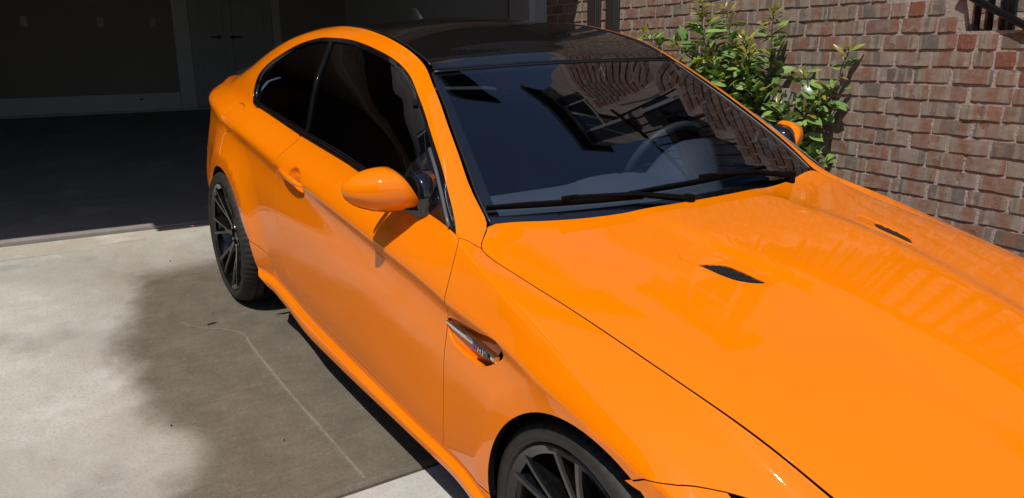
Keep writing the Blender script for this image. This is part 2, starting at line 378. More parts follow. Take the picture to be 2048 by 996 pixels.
M['leaf_new'] = leafm('young_leaf', (.22, .29, .03), (.34, .38, .045), (.30, .22, .045))
M['stem'] = simple('shrub_stem', (.075, .055, .035), .8)

# ---------------------------------------------------------------- object helpers
def tag(o, label=None, cat=None, group=None, kind=None):
    for k, v in (('label', label), ('category', cat), ('group', group), ('kind', kind)):
        if v: o[k] = v
    return o
def empty(name, label, cat, mw=None, group=None):
    o = bpy.data.objects.new(name, None); COL.objects.link(o); o.empty_display_size = .1
    if mw is not None: o.matrix_world = mw
    return tag(o, label, cat, group)
def link(name, me, m=None, parent=None):
    o = bpy.data.objects.new(name, me); COL.objects.link(o)
    if m is not None and not me.materials: me.materials.append(m)
    if parent is not None: o.parent = parent
    return o
def meshpy(name, verts, faces, m=None, parent=None, normals=None, smooth=False):
    me = bpy.data.meshes.new(name); me.from_pydata([tuple(map(float, v)) for v in verts], [], [tuple(int(i) for i in f) for f in faces]); me.update()
    if smooth or normals is not None: me.polygons.foreach_set('use_smooth', [True]*len(me.polygons))
    if normals is not None: me.normals_split_custom_set_from_vertices([tuple(map(float, q)) for q in normals])
    return link(name, me, m, parent)
class MB:
    """collects simple shapes into one mesh"""
    def __init__(s): s.v = []; s.f = []
    def add(s, v, f):
        o = len(s.v); s.v += [tuple(q) for q in v]; s.f += [tuple(i + o for i in q) for q in f]; return s
    def box(s, c, d, rot=None, bev=0.):
        bm = bmesh.new(); bmesh.ops.create_cube(bm, size=1)
        for q in bm.verts: q.co = Vector((q.co.x*d[0], q.co.y*d[1], q.co.z*d[2]))
        if bev: bmesh.ops.bevel(bm, geom=bm.edges[:], offset=bev, segments=2, profile=.6, affect='EDGES')
        if rot is not None: bmesh.ops.transform(bm, matrix=rot.to_4x4() if len(rot) == 3 else rot, verts=bm.verts)
        bm.verts.index_update()
        s.add([q.co + Vector(c) for q in bm.verts], [[q.index for q in f.verts] for f in bm.faces]); bm.free(); return s
    def tube(s, pts, rad, n=8, caps=True):
        pts = [Vector(p) for p in pts]; rad = rad if isinstance(rad, (list, tuple)) else [rad]*len(pts)
        rings = []; up = Vector((0, 0, 1))
        for i, p in enumerate(pts):
            d = (pts[min(i+1, len(pts)-1)] - pts[max(i-1, 0)]).normalized()
            a = d.cross(up if abs(d.z) < .95 else Vector((1, 0, 0))).normalized(); b = a.cross(d)
            rings.append([p + (a*math.cos(k*2*math.pi/n) + b*math.sin(k*2*math.pi/n))*rad[i] for k in range(n)])
        v = [q for r in rings for q in r]; f = []
        for i in range(len(pts)-1):
            for k in range(n): f.append((i*n+k, i*n+(k+1) % n, (i+1)*n+(k+1) % n, (i+1)*n+k))
        if caps: f.append(tuple(range(n))[::-1]); f.append(tuple((len(pts)-1)*n+k for k in range(n)))
        return s.add(v, f)
    def loft(s, rings, closed=True, caps=True):
        n = len(rings[0]); v = [q for r in rings for q in r]; f = []
        for i in range(len(rings)-1):
            for k in range(n if closed else n-1):
                f.append((i*n+k, i*n+(k+1) % n, (i+1)*n+(k+1) % n, (i+1)*n+k))
        if caps and closed: f.append(tuple(range(n))[::-1]); f.append(tuple((len(rings)-1)*n+k for k in range(n)))
        return s.add(v, f)
    def lathe_y(s, prof, n=64, a0=0., a1=2*math.pi, c=(0, 0, 0)):
        full = abs(a1 - a0 - 2*math.pi) < 1e-6; m = n if full else n+1; v = []; f = []
        for k in range(m):
            a = a0 + (a1-a0)*k/n
            for r, y in prof: v.append((c[0]+r*math.cos(a), c[1]+y, c[2]+r*math.sin(a)))
        q = len(prof)
        for k in range(n):
            k2 = (k+1) % m
            for i in range(q-1): f.append((k*q+i, k*q+i+1, k2*q+i+1, k2*q+i))
        return s.add(v, f)
    def build(s, name, m=None, parent=None, smooth=False, angle=None):
        me = bpy.data.meshes.new(name); me.from_pydata(s.v, [], s.f); me.update()
        bm = bmesh.new(); bm.from_mesh(me); bmesh.ops.recalc_face_normals(bm, faces=bm.faces); bm.to_mesh(me); bm.free()
        if smooth or angle:
            me.polygons.foreach_set('use_smooth', [True]*len(me.polygons))
            if angle: me.set_sharp_from_angle(angle=math.radians(angle))
        return link(name, me, m, parent)
def inpoly(P, poly):
    P = np.asarray(P); q = np.asarray(poly); x, y = P[:, 0:1], P[:, 1:2]; x1, y1 = q[:, 0], q[:, 1]; x2, y2 = np.roll(x1, -1), np.roll(y1, -1)
    c = ((y1 > y) != (y2 > y)) & (x < (x2 - x1)*(y - y1)/np.where(y2 == y1, 1e-12, y2 - y1) + x1)
    return c.sum(1) % 2 == 1
def dens(poly, step, closed=True):
    out = []; n = len(poly)
    for i in range(n if closed else n-1):
        a = np.array(poly[i]); b = np.array(poly[(i+1) % n]); k = max(1, int(math.ceil(np.hypot(*(b-a))/step)))
        for j in range(k): out.append(a + (b-a)*j/k)
    if not closed: out.append(np.array(poly[-1]))
    return np.array(out)
def spline(pts, step=.02, closed=False):
    """smooth curve through 2-D points"""
    p = np.array(pts, float); n = len(p); out = []
    for i in range(n if closed else n-1):
        if closed: a, b, c, d = p[i-1], p[i], p[(i+1) % n], p[(i+2) % n]
        else: b, c = p[i], p[i+1]; a = p[i-1] if i else 2*b - c; d = p[i+2] if i+2 < n else 2*c - b
        k = max(2, int(math.ceil(np.hypot(*(c-b))/step)))
        for j in range(k):
            t = j/k; t2 = t*t; t3 = t2*t
            out.append(.5*((2*b) + (c-a)*t + (2*a-5*b+4*c-d)*t2 + (3*b-a-3*c+d)*t3))
    if not closed: out.append(p[-1])
    return [tuple(q) for q in out]
def area2(p): p = np.asarray(p); return .5*np.sum(p[:, 0]*np.roll(p[:, 1], -1) - np.roll(p[:, 0], -1)*p[:, 1])
def inset(poly, d):
    """offset a CCW polygon inwards by d"""
    p = np.asarray(poly, float); a = p - np.roll(p, 1, 0); b = np.roll(p, -1, 0) - p
    a /= np.linalg.norm(a, axis=1, keepdims=True) + 1e-12; b /= np.linalg.norm(b, axis=1, keepdims=True) + 1e-12
    na = np.stack([-a[:, 1], a[:, 0]], 1); nb = np.stack([-b[:, 1], b[:, 0]], 1); m = na + nb; l = np.linalg.norm(m, axis=1, keepdims=True); m /= l + 1e-9
    k = np.clip(1/np.maximum((m*na).sum(1), .35), 1, 2.2)
    return p + m*(d*k)[:, None]
def panel(name, outer, surf, m, parent, holes=(), gap=.0015, depth=.020, step=.03, bev=.0010, off=0., sides=(1, -1), refine=(), rim=True, hdepth=None, labels=None, estep=.02, darkrim=True):
    loops = []
    for i, lp in enumerate([outer] + list(holes)):
        q = dens(lp, estep)
        if area2(q) < 0: q = q[::-1]
        loops.append(q)
    g = [inset(q, gap if i == 0 else -gap) for i, q in enumerate(loops)]
    a = [inset(q, bev if i == 0 else -bev) for i, q in enumerate(g)]
    allb = np.concatenate(a)
    lo, hi = a[0].min(0), a[0].max(0); pts = []
    gx = np.arange(lo[0], hi[0], step); gy = np.arange(lo[1], hi[1], step*.85)
    G = np.array([(x + (j % 2)*step*.5, y) for j, y in enumerate(gy) for x in gx])
    if len(G):
        for (cx, cy, r, st) in refine:
            G = G[np.hypot(G[:, 0]-cx, G[:, 1]-cy) > r]
            f = np.array([(cx+x, cy+y) for x in np.arange(-r, r, st) for y in np.arange(-r, r, st) if math.hypot(x, y) < r]); G = np.concatenate([G, f])
        k = inpoly(G, a[0])
        for h in a[1:]: k &= ~inpoly(G, h)
        G = G[k]
        if len(G):
            keep = np.ones(len(G), bool)
            for c in range(0, len(G), 4000):
                d = np.sqrt(((G[c:c+4000, None] - allb[None])**2).sum(-1)).min(1); keep[c:c+4000] = d > min(step, estep)*.45
            G = G[keep]
    V = np.concatenate([allb, G]) if len(G) else allb
    E = []; o = 0
    for q in a:
        n = len(q); E += [(o+i, o+(i+1) % n) for i in range(n)]; o += n
    vs_, _, fs, ov, _, _ = delaunay_2d_cdt([Vector(q) for q in V], E, [], 0, 1e-7)
    D = np.array([tuple(q) for q in vs_]); F = np.array([f for f in fs if len(f) == 3])
    cen = D[F].mean(1); k = inpoly(cen, a[0])
    for h in a[1:]: k &= ~inpoly(cen, h)
    F = F[k]
    imap = {}
    for i, lst in enumerate(ov):
        for s_ in lst: imap.setdefault(s_, i)
    P, Nn = surf(D[:, 0], D[:, 1])
    if off: P = P + Nn*off
    fn = np.cross(P[F[:, 1]]-P[F[:, 0]], P[F[:, 2]]-P[F[:, 0]]); fl = (fn*Nn[F[:, 0]]).sum(1) < 0
    F[fl] = F[fl][:, ::-1]
    P = list(P); NN = list(Nn); F = [tuple(f) for f in F]; dark = []
    if rim:
        o = 0
        for li, (qa, qg) in enumerate(zip(a, g)):
            n = len(qa); idx = [imap[o+i] for i in range(n)]; o += n
            Pg, Ng = surf(qg[:, 0], qg[:, 1])
            if off: Pg = Pg + Ng*off
            Pa = np.array([P[i] for i in idx]); Lt = Pg - Pa; Lt -= Ng*(Lt*Ng).sum(1, keepdims=True); Lt /= np.linalg.norm(Lt, axis=1, keepdims=True) + 1e-9
            b0 = len(P); P += list(Pg - Ng*bev); NN += list((Ng + Lt*1.4)/1.72)
            c0 = len(P); P += list(Pg - Ng*(depth if li == 0 or hdepth is None else hdepth)); NN += list(Lt)
            for i in range(n):
                j = (i+1) % n
                for kq, (q1, q2, q3, q4) in enumerate(((idx[i], idx[j], b0+j, b0+i), (b0+i, b0+j, c0+j, c0+i))):
                    if kq and li == 0: dark.append(len(F))
                    fnn = np.cross(np.array(P[q2])-P[q1], np.array(P[q3])-P[q1])
                    F.append((q1, q2, q3, q4) if np.dot(fnn, NN[q3]+NN[q1]) > 0 else (q4, q3, q2, q1))
    P = np.array(P); NN = np.array(NN); out = []
    for s_ in sides:
        if s_ == 1: o_ = meshpy(name, P, F, m, parent, NN)
        else: o_ = meshpy(name, P*[1, -1, 1], [f[::-1] for f in F], m, parent, NN*[1, -1, 1])
        if darkrim and dark:
            o_.data.materials.append(M['void'])  # gap walls coloured black: seam shade painted over the panel's own colour
            for q in dark: o_.data.polygons[q].material_index = 1
        out.append(o_)
    return out

# ---------------------------------------------------------------- the car
CAR = empty('sports_coupe', 'glossy orange two-door coupe with black roof and black wheels parked nose out', 'car', CARM)
def w_of_z(x, z, wmax=.80):
    ws = np.linspace(.08, wmax, 200); zz = bil(SG, np.full(200, x), ws)[:, 2]
    return float(np.interp(z, zz, ws))
def xz(pts): return [(x, w_of_z(x, z)) for x, z in pts]
FAX, FAZ, FAR = .044, .346, .364
RAX, RAZ, RAR = -2.735, .335, .357
def arc(cx, cz, r, a0, a1, n=26): return [(cx + r*math.cos(math.radians(a0 + (a1-a0)*i/n)), cz + r*math.sin(math.radians(a0 + (a1-a0)*i/n))) for i in range(n+1)]
WT = WMAX - .004
seam_fd = [(-.605, .238), (-.592, .30), (-.577, .40), (-.568, .54), (-.566, .67), (-.560, .745), (-.571, .79), (-.601, .845), (-.622, .905)]
seam_fd_s = spline(seam_fd, .02)
apil = [(-.622, .905), (-.598, .99), (-.575, 1.09), (-.552, WT)]                           # fender / A-pillar foot joint
door_bot = [(-.605, .238), (-1.05, .236), (-1.37, .236), (-1.58, .240), (-1.79, .250)]
door_rear = [(-1.79, .250), (-1.815, .268), (-1.850, .312), (-1.900, .340), (-1.940, .375), (-1.967, .42), (-1.982, .48), (-1.985, .56), (-1.975, .69), (-1.950, .755), (-1.915, .815), (-1.875, .852)]
door_rear_s = spline(door_rear, .02)
win_bot = [(-.640, .905), (-.80, .882), (-.98, .868), (-1.28, .857), (-1.43, .857), (-1.875, .855), (-2.23, .857), (-2.47, .858)]
win_bot_s = spline(win_bot, .03)
win_rear = [(-2.47, .858), (-2.53, .862), (-2.565, .885), (-2.578, .93), (-2.560, .985), (-2.515, 1.030), (-2.452, 1.065), (-2.31, 1.118), (-2.128, 1.146), (-1.944, 1.155), (-1.747, 1.163), (-1.541, 1.167), (-1.413, 1.171), (-1.318, 1.171), (-1.197, 1.168), (-1.065, 1.156), (-.956, 1.139), (-.883, 1.124), (-.811, 1.100), (-.728, 1.050), (-.672, .985), (-.640, .905)]
win_rear_s = spline(win_rear, .025)
i_split = min(range(len(win_bot_s)), key=lambda i: abs(win_bot_s[i][0] + 1.875))
wb_front = win_bot_s[:i_split+1]; wb_rear = win_bot_s[i_split:]
win_outline = win_bot_s[:-1] + win_rear_s[:-1]
# --- front fender
f_arch = arc(FAX, FAZ, FAR, 186, 66)
vent_o = spline([(-.562, .684), (-.53, .697), (-.46, .706), (-.386, .716), (-.335, .730), (-.295, .733), (-.277, .722), (-.283, .700), (-.311, .675), (-.348, .648), (-.375, .634), (-.42, .628), (-.483, .626), (-.535, .636), (-.560, .657)], .012, True)
bump_seam = [(.183, .690), (.244, .739), (.291, .812), (.330, .900), (.357, .960)]
fender = seam_fd_s + apil[1:] + [(-.40, WT), (-.1, WT), (.2, WT), (.52, WT)] + [(.500, 1.19), (.43, 1.10), (.357, .960)] + bump_seam[::-1][1:] + [p for p in xz(arc(FAX, FAZ, FAR, 62, 186, 28))] + [(-.322, .262), (-.46, .248)]
fpanel = panel('front_fender', fender, side, M['paint'], CAR, holes=[vent_o], refine=((-.45, .67, .12, .014),))
# --- door
scoop = [(-1.585, .72, .10, .010), (-1.56, .75, .09, .010)]
door = seam_fd_s + [(-.640, .905)] + wb_front[1:] + door_rear_s[::-1][1:-1] + door_bot[::-1]
dpanel = panel('door', door[:-1] if door[0] == door[-1] else door, side, M['paint'], CAR, refine=((-1.73, .735, .15, .010),), step=.026)
# --- quarter panel with roof rail and A-pillar
r_arch = arc(RAX, RAZ, RAR, 178, 24, 30)
q_low = [(-1.79, .252), (-1.830, .285), (-1.855, .314), (-2.05, .322), (-2.22, .334), (-2.345, .345)]
flap_o = spline([(-2.752, .735), (-2.762, .785), (-2.745, .825), (-2.715, .838), (-2.655, .838), (-2.622, .825), (-2.606, .785), (-2.612, .735), (-2.640, .708), (-2.69, .700), (-2.735, .708)], .012, True)
rarch_pts = [(-2.345, .345)] + xz([(-2.385, .47)]) + xz(r_arch[::-1][1:])
body_side = apil + [(-.70, WT), (-1.0, WT), (-1.25, WT), (-1.6, WT), (-2.0, WT), (-2.4, WT), (-2.8, WT), (-3.2, WT), (-3.55, WT), (-3.60, 1.05), (-3.56, .93), (-3.425, .80), (-3.375, .745), (-3.40, .69), (-3.465, .60), (-3.56, .50), (-3.10, .50)] + rarch_pts[::-1] + q_low[::-1] + door_rear_s[2:] + wb_rear[1:-1] + win_rear_s
bpanel = panel('body_side', body_side, side, M['paint'], CAR, holes=[flap_o], refine=((-2.68, .77, .12, .018),))
panel('fuel_flap', flap_o, side, M['paint'], CAR, gap=.0016, sides=(1,))
panel('fuel_flap', flap_o, side, M['paint'], CAR, gap=.0001, sides=(-1,))
# --- sill skirt
sill = [(-.322, .258), (-.46, .244)] + door_bot + q_low[1:] + [(-2.345, .335), (-2.31, .20), (-2.27, .155), (-2.20, .125), (-2.10, .085), (-2.02, .03)] + [(-1.6, .03), (-1.0, .03), (-.40, .03), (-.315, .06), (-.315, .16)]
panel('sill_skirt', sill, side, M['paint'], CAR, step=.022)
# --- windows: black trim frame, two glass panes, the sail panel with the mirror foot
def surf_side(x, w): return side(x, w)
cc = [p for p in win_outline]
if area2(cc) < 0: cc = cc[::-1]
inner = inset(dens(cc, .02), .017)
sail_line = [(-.655, .915), (-.72, .93), (-.80, .965), (-.90, 1.02), (-1.00, 1.075), (-1.05, 1.105)]
fr = panel('window_frame', cc, side, M['gloss'], CAR, holes=[inner], gap=.001, depth=.02, off=.002, step=.02)
bpl = spline([(-1.843, .862), (-1.845, .90), (-1.856, .97), (-1.885, 1.05), (-1.925, 1.110), (-1.952, 1.148)], .02)
pane_f = [p for p in inset(dens(cc, .02), .012) if p[0] > np.interp(p[1], [q[1] for q in bpl], [q[0] for q in bpl])]
pane_r = [p for p in inset(dens(cc, .02), .012) if p[0] <= np.interp(p[1], [q[1] for q in bpl], [q[0] for q in bpl])]
for nm, pp in (('door_window', pane_f), ('quarter_window', pane_r)):
    panel(nm, pp, side, M['sglass'], CAR, gap=.001, depth=.004, off=-.006, step=.05)
bstrip = [(x-.010, w) for x, w in bpl] + [(x+.012, w) for x, w in bpl[::-1]]
panel('pillar_strip', bstrip, side, M['gloss'], CAR, gap=.0005, off=.003, step=.02)
sealin = [(x, w) for x, w in inset(dens(cc, .02), .021)]
for s_ in (1, -1):                                                     # bright edge of the belt moulding
    mb = MB()
    for (lo, hi, rr) in ((-2.50, -.98, .0022),):
        pts = [p for p in win_bot_s if lo < p[0] < hi]
        P, Nn = side(np.array([p[0] for p in pts]), np.array([p[1] + .010 for p in pts])); P = P + Nn*.006; P[:, 1] *= s_
        mb.tube(P, rr, 6)
    pts = [p for p in win_rear_s if p[0] < -2.30]
    P, Nn = side(np.array([p[0] for p in pts]), np.array([p[1] for p in pts])); 
    cen = np.array([-2.25, 0, 1.05]); dd = cen - P; dd[:, 1] = 0; dd /= np.linalg.norm(dd, axis=1, keepdims=True); P = P + Nn*.007 + dd*.011; P[:, 1] *= s_
    mb.tube(P, .0045, 6)
    mb.build('window_moulding', M['gloss'], CAR, smooth=True)
sail = [(-.650, .909), (-.73, .908), (-.80, .888), (-.88, .874), (-.962, .868), (-.985, .93), (-.975, 1.0), (-.955, 1.05), (-.945, 1.10), (-.948, 1.130), (-.883, 1.115), (-.811, 1.092), (-.728, 1.042), (-.675, .98)]
panel('mirror_sail', sail, side, M['gloss'], CAR, gap=.001, off=.006, depth=.012, step=.02)
gs = [(-.938, 1.108), (-.854, 1.081), (-.761, 1.025), (-.705, .965), (-.672, .915)]
for s_ in (1, -1):
    P, Nn = side(np.array([p[0] for p in gs]), np.array([p[1] for p in gs])); P = P + Nn*.008; P[:, 1] *= s_
    MB().tube(P, .0058, 6).build('sail_strip', M['grey_strip'], CAR, smooth=True)
# --- hood
def TY(x): return np.interp(x, SXS, -SG[:, -1, 1])
def TZ(x): return np.interp(x, SXS, SG[:, -1, 2])
hx_ = np.linspace(-.75, .80, 156); hy_ = np.linspace(0, .80, 81)
def build_hood():
    Zg = np.zeros((156, 81))
    zc = kv("-.75,1.0 -.485,.968 -.2,.958 0,.942 .3,.896 .5,.852 .7,.787 .8,.745")(hx_)
    ex = np.maximum(hx_, -.632); ys = TY(ex); zs = TZ(ex)
    yd = np.interp(hx_, [-.6, -.1, .7], [.345, .325, .24])
    for i in range(156):
        h = zc[i] - zs[i]; y_ = ys[i]; d = yd[i]
        f = pchip([-.2, 0, d*.45, d - .10, d - .045, d + .080, d + (y_-d)*.45, y_ - .05, y_, y_ + .15],
                  [zc[i]-.004, zc[i], zc[i]-.002, zc[i] - .006, zs[i] + h*.80, zs[i] + h*.64, zs[i] + h*.50, zs[i] + h*.18, zs[i], zs[i] - .07])
        Zg[i] = f(hy_)
    Zg = gsmooth(gsmooth(np.concatenate([Zg[:, :0:-1], Zg], 1), 1.1, 1), 4, 0)[:, 80:]
    return Zg
HG = build_hood()
def hood_z(x, y):
    u = np.clip((x + .75)/.01, 0, 154.999); v = np.clip(np.abs(y)/.01, 0, 79.999); i = u.astype(int); j = v.astype(int); a = u-i; b = v-j
    return HG[i, j]*(1-a)*(1-b) + HG[i+1, j]*a*(1-b) + HG[i, j+1]*(1-a)*b + HG[i+1, j+1]*a*b
def hood(x, y):
    x = np.asarray(x, float); y = np.asarray(y, float); e = .006
    z = hood_z(x, y); dx = (hood_z(x+e, y) - hood_z(x-e, y))/(2*e); dy = (hood_z(x, y+e) - hood_z(x, y-e))/(2*e)
    n = np.stack([-dx, -dy, np.ones_like(z)], -1); n /= np.linalg.norm(n, axis=-1, keepdims=True)
    return np.stack([x, y, z], -1), n
def cowl_x(y): return -.485 - .107*(y/.585)**2 if abs(y) < .62 else -.485 - .107*(.62/.585)**2 - .25*(abs(y)-.62) 
h_edge = [(cowl_x(y), y) for y in np.linspace(-.68, .68, 36)]
sx = np.concatenate([np.linspace(-.618, -.53, 9), np.linspace(-.50, .725, 38)])
h_r = [(x, -float(TY(x)) + .001) for x in sx]; h_l = [(x, float(TY(x)) - .001) for x in sx]
h_front = [(.735 + .030*(1 - abs(y/.60)**2.6) - .004, y) for y in np.linspace(-.59, .59, 24)]
hood_o = h_edge[::-1] + h_r + h_front + h_l[::-1]
def ventshape(s_): return [(x, s_*y) for x, y in spline([(-.147, .374), (-.137, .351), (-.115, .327), (-.102, .318), (-.064, .311), (-.022, .307), (.007, .304), (.004, .318), (-.018, .344), (-.040, .357), (-.075, .367), (-.117, .372)], .01, True)]
hvh = [ventshape(-1), ventshape(1)]
panel('hood', hood_o, hood, M['paint'], CAR, holes=hvh, sides=(1,), gap=.0009, hdepth=.006, step=.032, refine=((-.085, -.34, .14, .012), (-.085, .34, .14, .014)))
rec = [[(x, s_*y) for x, y in spline([(-.216, .376), (-.194, .338), (-.171, .314), (-.129, .301), (-.081, .294), (-.028, .292), (.008, .292), (.018, .302), (.002, .330), (-.024, .354), (-.064, .371), (-.143, .381), (-.192, .385)], .02, True)] for s_ in (-1, 1)]
for s_, vo in zip((-1, 1), hvh):
    # raised lip around the vent, sunken mesh of hexagonal cells
    r = rec[0 if s_ < 0 else 1]
    P, Nn = hood(np.array([p[0] for p in r]), np.array([p[1] for p in r])); MB().tube(list(P + Nn*.0002) + [P[0] + Nn[0]*.0002], .0016, 6, False).build('vent_surround', M['paint'], CAR, smooth=True)
    mb = MB(); cs = .0125; q = np.array(vo); lo, hi = q.min(0), q.max(0); cells = []
    rows = int((hi[0]-lo[0])/(cs*.866)) + 2; cols = int((hi[1]-lo[1])/cs) + 2
    for i in range(rows):
        for j in range(cols):
            c = np.array([lo[0] + i*cs*.866, lo[1] + (j + (i % 2)*.5)*cs])
            if inpoly([c], q)[0]: cells.append(c)
    for c in cells:
        ring = [c + cs*.56*np.array([math.cos(math.radians(60*k)), math.sin(math.radians(60*k))]) for k in range(6)]
        rin = [c + cs*.40*np.array([math.cos(math.radians(60*k)), math.sin(math.radians(60*k))]) for k in range(6)]
        Z = hood_z(np.array([c[0]]), np.array([c[1]]))[0] - .0035
        v = [(p[0], p[1], Z) for p in ring] + [(p[0], p[1], Z) for p in rin] + [(p[0], p[1], Z-.010) for p in rin]
        f = [(k, (k+1) % 6, 6+(k+1) % 6, 6+k) for k in range(6)] + [(6+k, 6+(k+1) % 6, 12+(k+1) % 6, 12+k) for k in range(6)]
        mb.add(v, f)
    hv = mb.build('hood_vent', M['mesh_grey'], CAR)
    g = inset(q if area2(q) > 0 else q[::-1], -.01); P, _ = hood(g[:, 0], g[:, 1]); P[:, 2] -= .03
    meshpy('vent_duct', P, [list(range(len(P)))], M['void'], hv)
# --- windscreen, roof, rear window, boot lid: surfaces between the two upper body edges
def strip_surface(edge, bow, pw=1.0):
    """edge(t)->x,y,z of the left edge, bow(t)->(dx,dz) at the centre"""
    def f(t, s):
        t = np.asarray(t, float); s = np.asarray(s, float)
        def pos(t, s):
            x, y, z = edge(t); bx, bz = bow(t); k = np.maximum(1 - s*s, 0)**pw
            return np.stack([x + bx*k, y*s, z + bz*k], -1)
        P = pos(t, s); e = 2e-3; du = pos(t+e, s) - pos(t-e, s); dv = pos(t, s+e) - pos(t, s-e)
        n = np.cross(du, dv); n /= np.linalg.norm(n, axis=-1, keepdims=True); n[n[..., 2] < 0] *= -1
        return P, n
    return f
_et = [0, .045, .15, .34, .575, .725, .875, 1.0]
_ex = pchip(_et, [-.612, -.640, -.706, -.826, -.975, -1.070, -1.164, -1.245]); _ey = pchip(_et, [.699, .697, .689, .661, .623, .596, .573, .551])
_ez = pchip(_et, [.938, .958, .999, 1.071, 1.153, 1.203, 1.249, 1.290])
ws_edge = lambda t: (_ex(t), _ey(t) - .006, _ez(t))
WSC = strip_surface(ws_edge, lambda t: (.130*(1 - np.clip(t, 0, 1)**1.5), .004 + .006*t + .010*np.sin(np.pi*np.clip(t, 0, 1))))
def rect(t0, t1, s0, s1, nt=12, ns=12): return [(t0, s0 + (s1-s0)*i/ns) for i in range(ns)] + [(t0 + (t1-t0)*i/nt, s1) for i in range(nt)] + [(t1, s1 - (s1-s0)*i/ns) for i in range(ns)] + [(t1 - (t1-t0)*i/nt, s0) for i in range(nt)]
panel('windscreen', rect(-.02, .998, -.995, .995, 30, 30), WSC, M['wglass'], CAR, gap=0, bev=.001, depth=.005, step=.025, sides=(1,), estep=.03)
# black printed border under the glass and the seal round it
def border(surf, t0, t1, a, b, name, m, off, widths):
    wl, wb, wt = widths
    o = rect(t0, t1, -.997, .997, 30, 30); i = rect(t0 + wb, t1 - wt, -.997 + wl, .997 - wl, 30, 30)
    return panel(name, o, surf, m, CAR, holes=[i], gap=0, bev=.0005, depth=.002, off=off, step=.06, sides=(1,), estep=.05)
border(WSC, -.02, .998, 0, 0, 'windscreen_border', M['satin'], -.0075, (.050, .09, .018))
for s_ in (1, -1):
    t = np.linspace(.02, .99, 40); P, Nn = WSC(t, np.full(40, .999*s_)); MB().tube(P + Nn*.001, .005, 6).build('windscreen_seal', M['satin'], CAR, smooth=True)
roof_edge = lambda t: (-1.252 - t*1.163, FTY(-1.252 - t*1.163) - .012, FTZ(-1.252 - t*1.163) - .004 + .006*np.clip(1 - t*9, 0, 1))
RF = strip_surface(roof_edge, lambda t: (-.012 + .0*t, .004 + .030*sstep(0, .42, t) - .006*sstep(.6, 1, t)), 1.6)
rf = panel('roof_panel', rect(0.004, 1.0, -.985, .985, 40, 30), RF, M['roof'], CAR, gap=0, depth=.012, bev=.004, step=.022, sides=(1,))[0]
for s_ in (1, -1):
    t = np.linspace(.02, .99, 50); P, Nn = RF(t, np.full(50, .992*s_)); MB().tube(P + Nn*.0002 + [0, s_*.002, 0], .0042, 6).build('roof_moulding', M['satin'], CAR, smooth=True)
t = np.linspace(-.985, .985, 40); P, Nn = RF(np.full(40, .004), t); P2, N2 = WSC(np.full(40, 1.004), t)
MB().tube(P2 + N2*.0005, .0045, 6).build('windscreen_seal', M['satin'], CAR, smooth=True)
_rx = kv("-.05,-2.36 0,-2.417 .3,-2.62 .6,-2.84 1,-3.13 1.1,-3.2"); 
rw_edge = lambda t: (_rx(t), FTY(_rx(t)) - .012, FTZ(_rx(t)) - .004)
RWS = strip_surface(rw_edge, lambda t: (-.012 - .05*np.clip(t, 0, 1), .044 - .030*t))
panel('rear_window', rect(.005, 1.0, -.985, .985, 20, 20), RWS, M['sglass'], CAR, gap=0, bev=.001, depth=.005, step=.06, sides=(1,))
_tx = pchip([0, 1], [-3.15, -3.72]); tl_edge = lambda t: (_tx(t), FTY(_tx(t)) - .005, FTZ(_tx(t)))
TL = strip_surface(tl_edge, lambda t: (-.06 - .01*t, .010 + .018*t))
tl = panel('boot_lid', rect(0, 1, -.99, .99, 14, 20), TL, M['paint'], CAR, gap=.001, step=.04, sides=(1,))[0]
mb = MB(); rings = []                                                   # ducktail lip spoiler
for s in np.linspace(-.93, .93, 25):
    P, Nn = TL(np.array([.80]), np.array([s])); P = P[0]; k = .022*(1 - abs(s/.93)**6) + .004
    rings.append([P + np.array([.05, 0, .002]), P + np.array([-.02, 0, k*.55]), P + np.array([-.068, 0, k+.006]), P + np.array([-.085, 0, k]), P + np.array([-.06, 0, -.004])])
mb.loft(rings).build('spoiler', M['satin'], tl, angle=50)
# antenna fin
mb = MB(); rings = []
for k in range(10):
    u = k/9; wd = .022*(1-u)**.8 + .002; z = RF(np.array([.88]), np.array([-.1]))[0][0][2] + .066*u - .012
    xf = -2.235 - .085*u**1.6; xb = -2.375 + .012*u
    rings.append([(xf + (xb - xf)*(.5 - .5*math.cos(a)), -.055 + wd*math.sin(a), z) for a in np.linspace(0, 2*math.pi, 16, endpoint=False)])
mb.loft(rings).build('antenna_fin', M['satin'], rf, smooth=True)
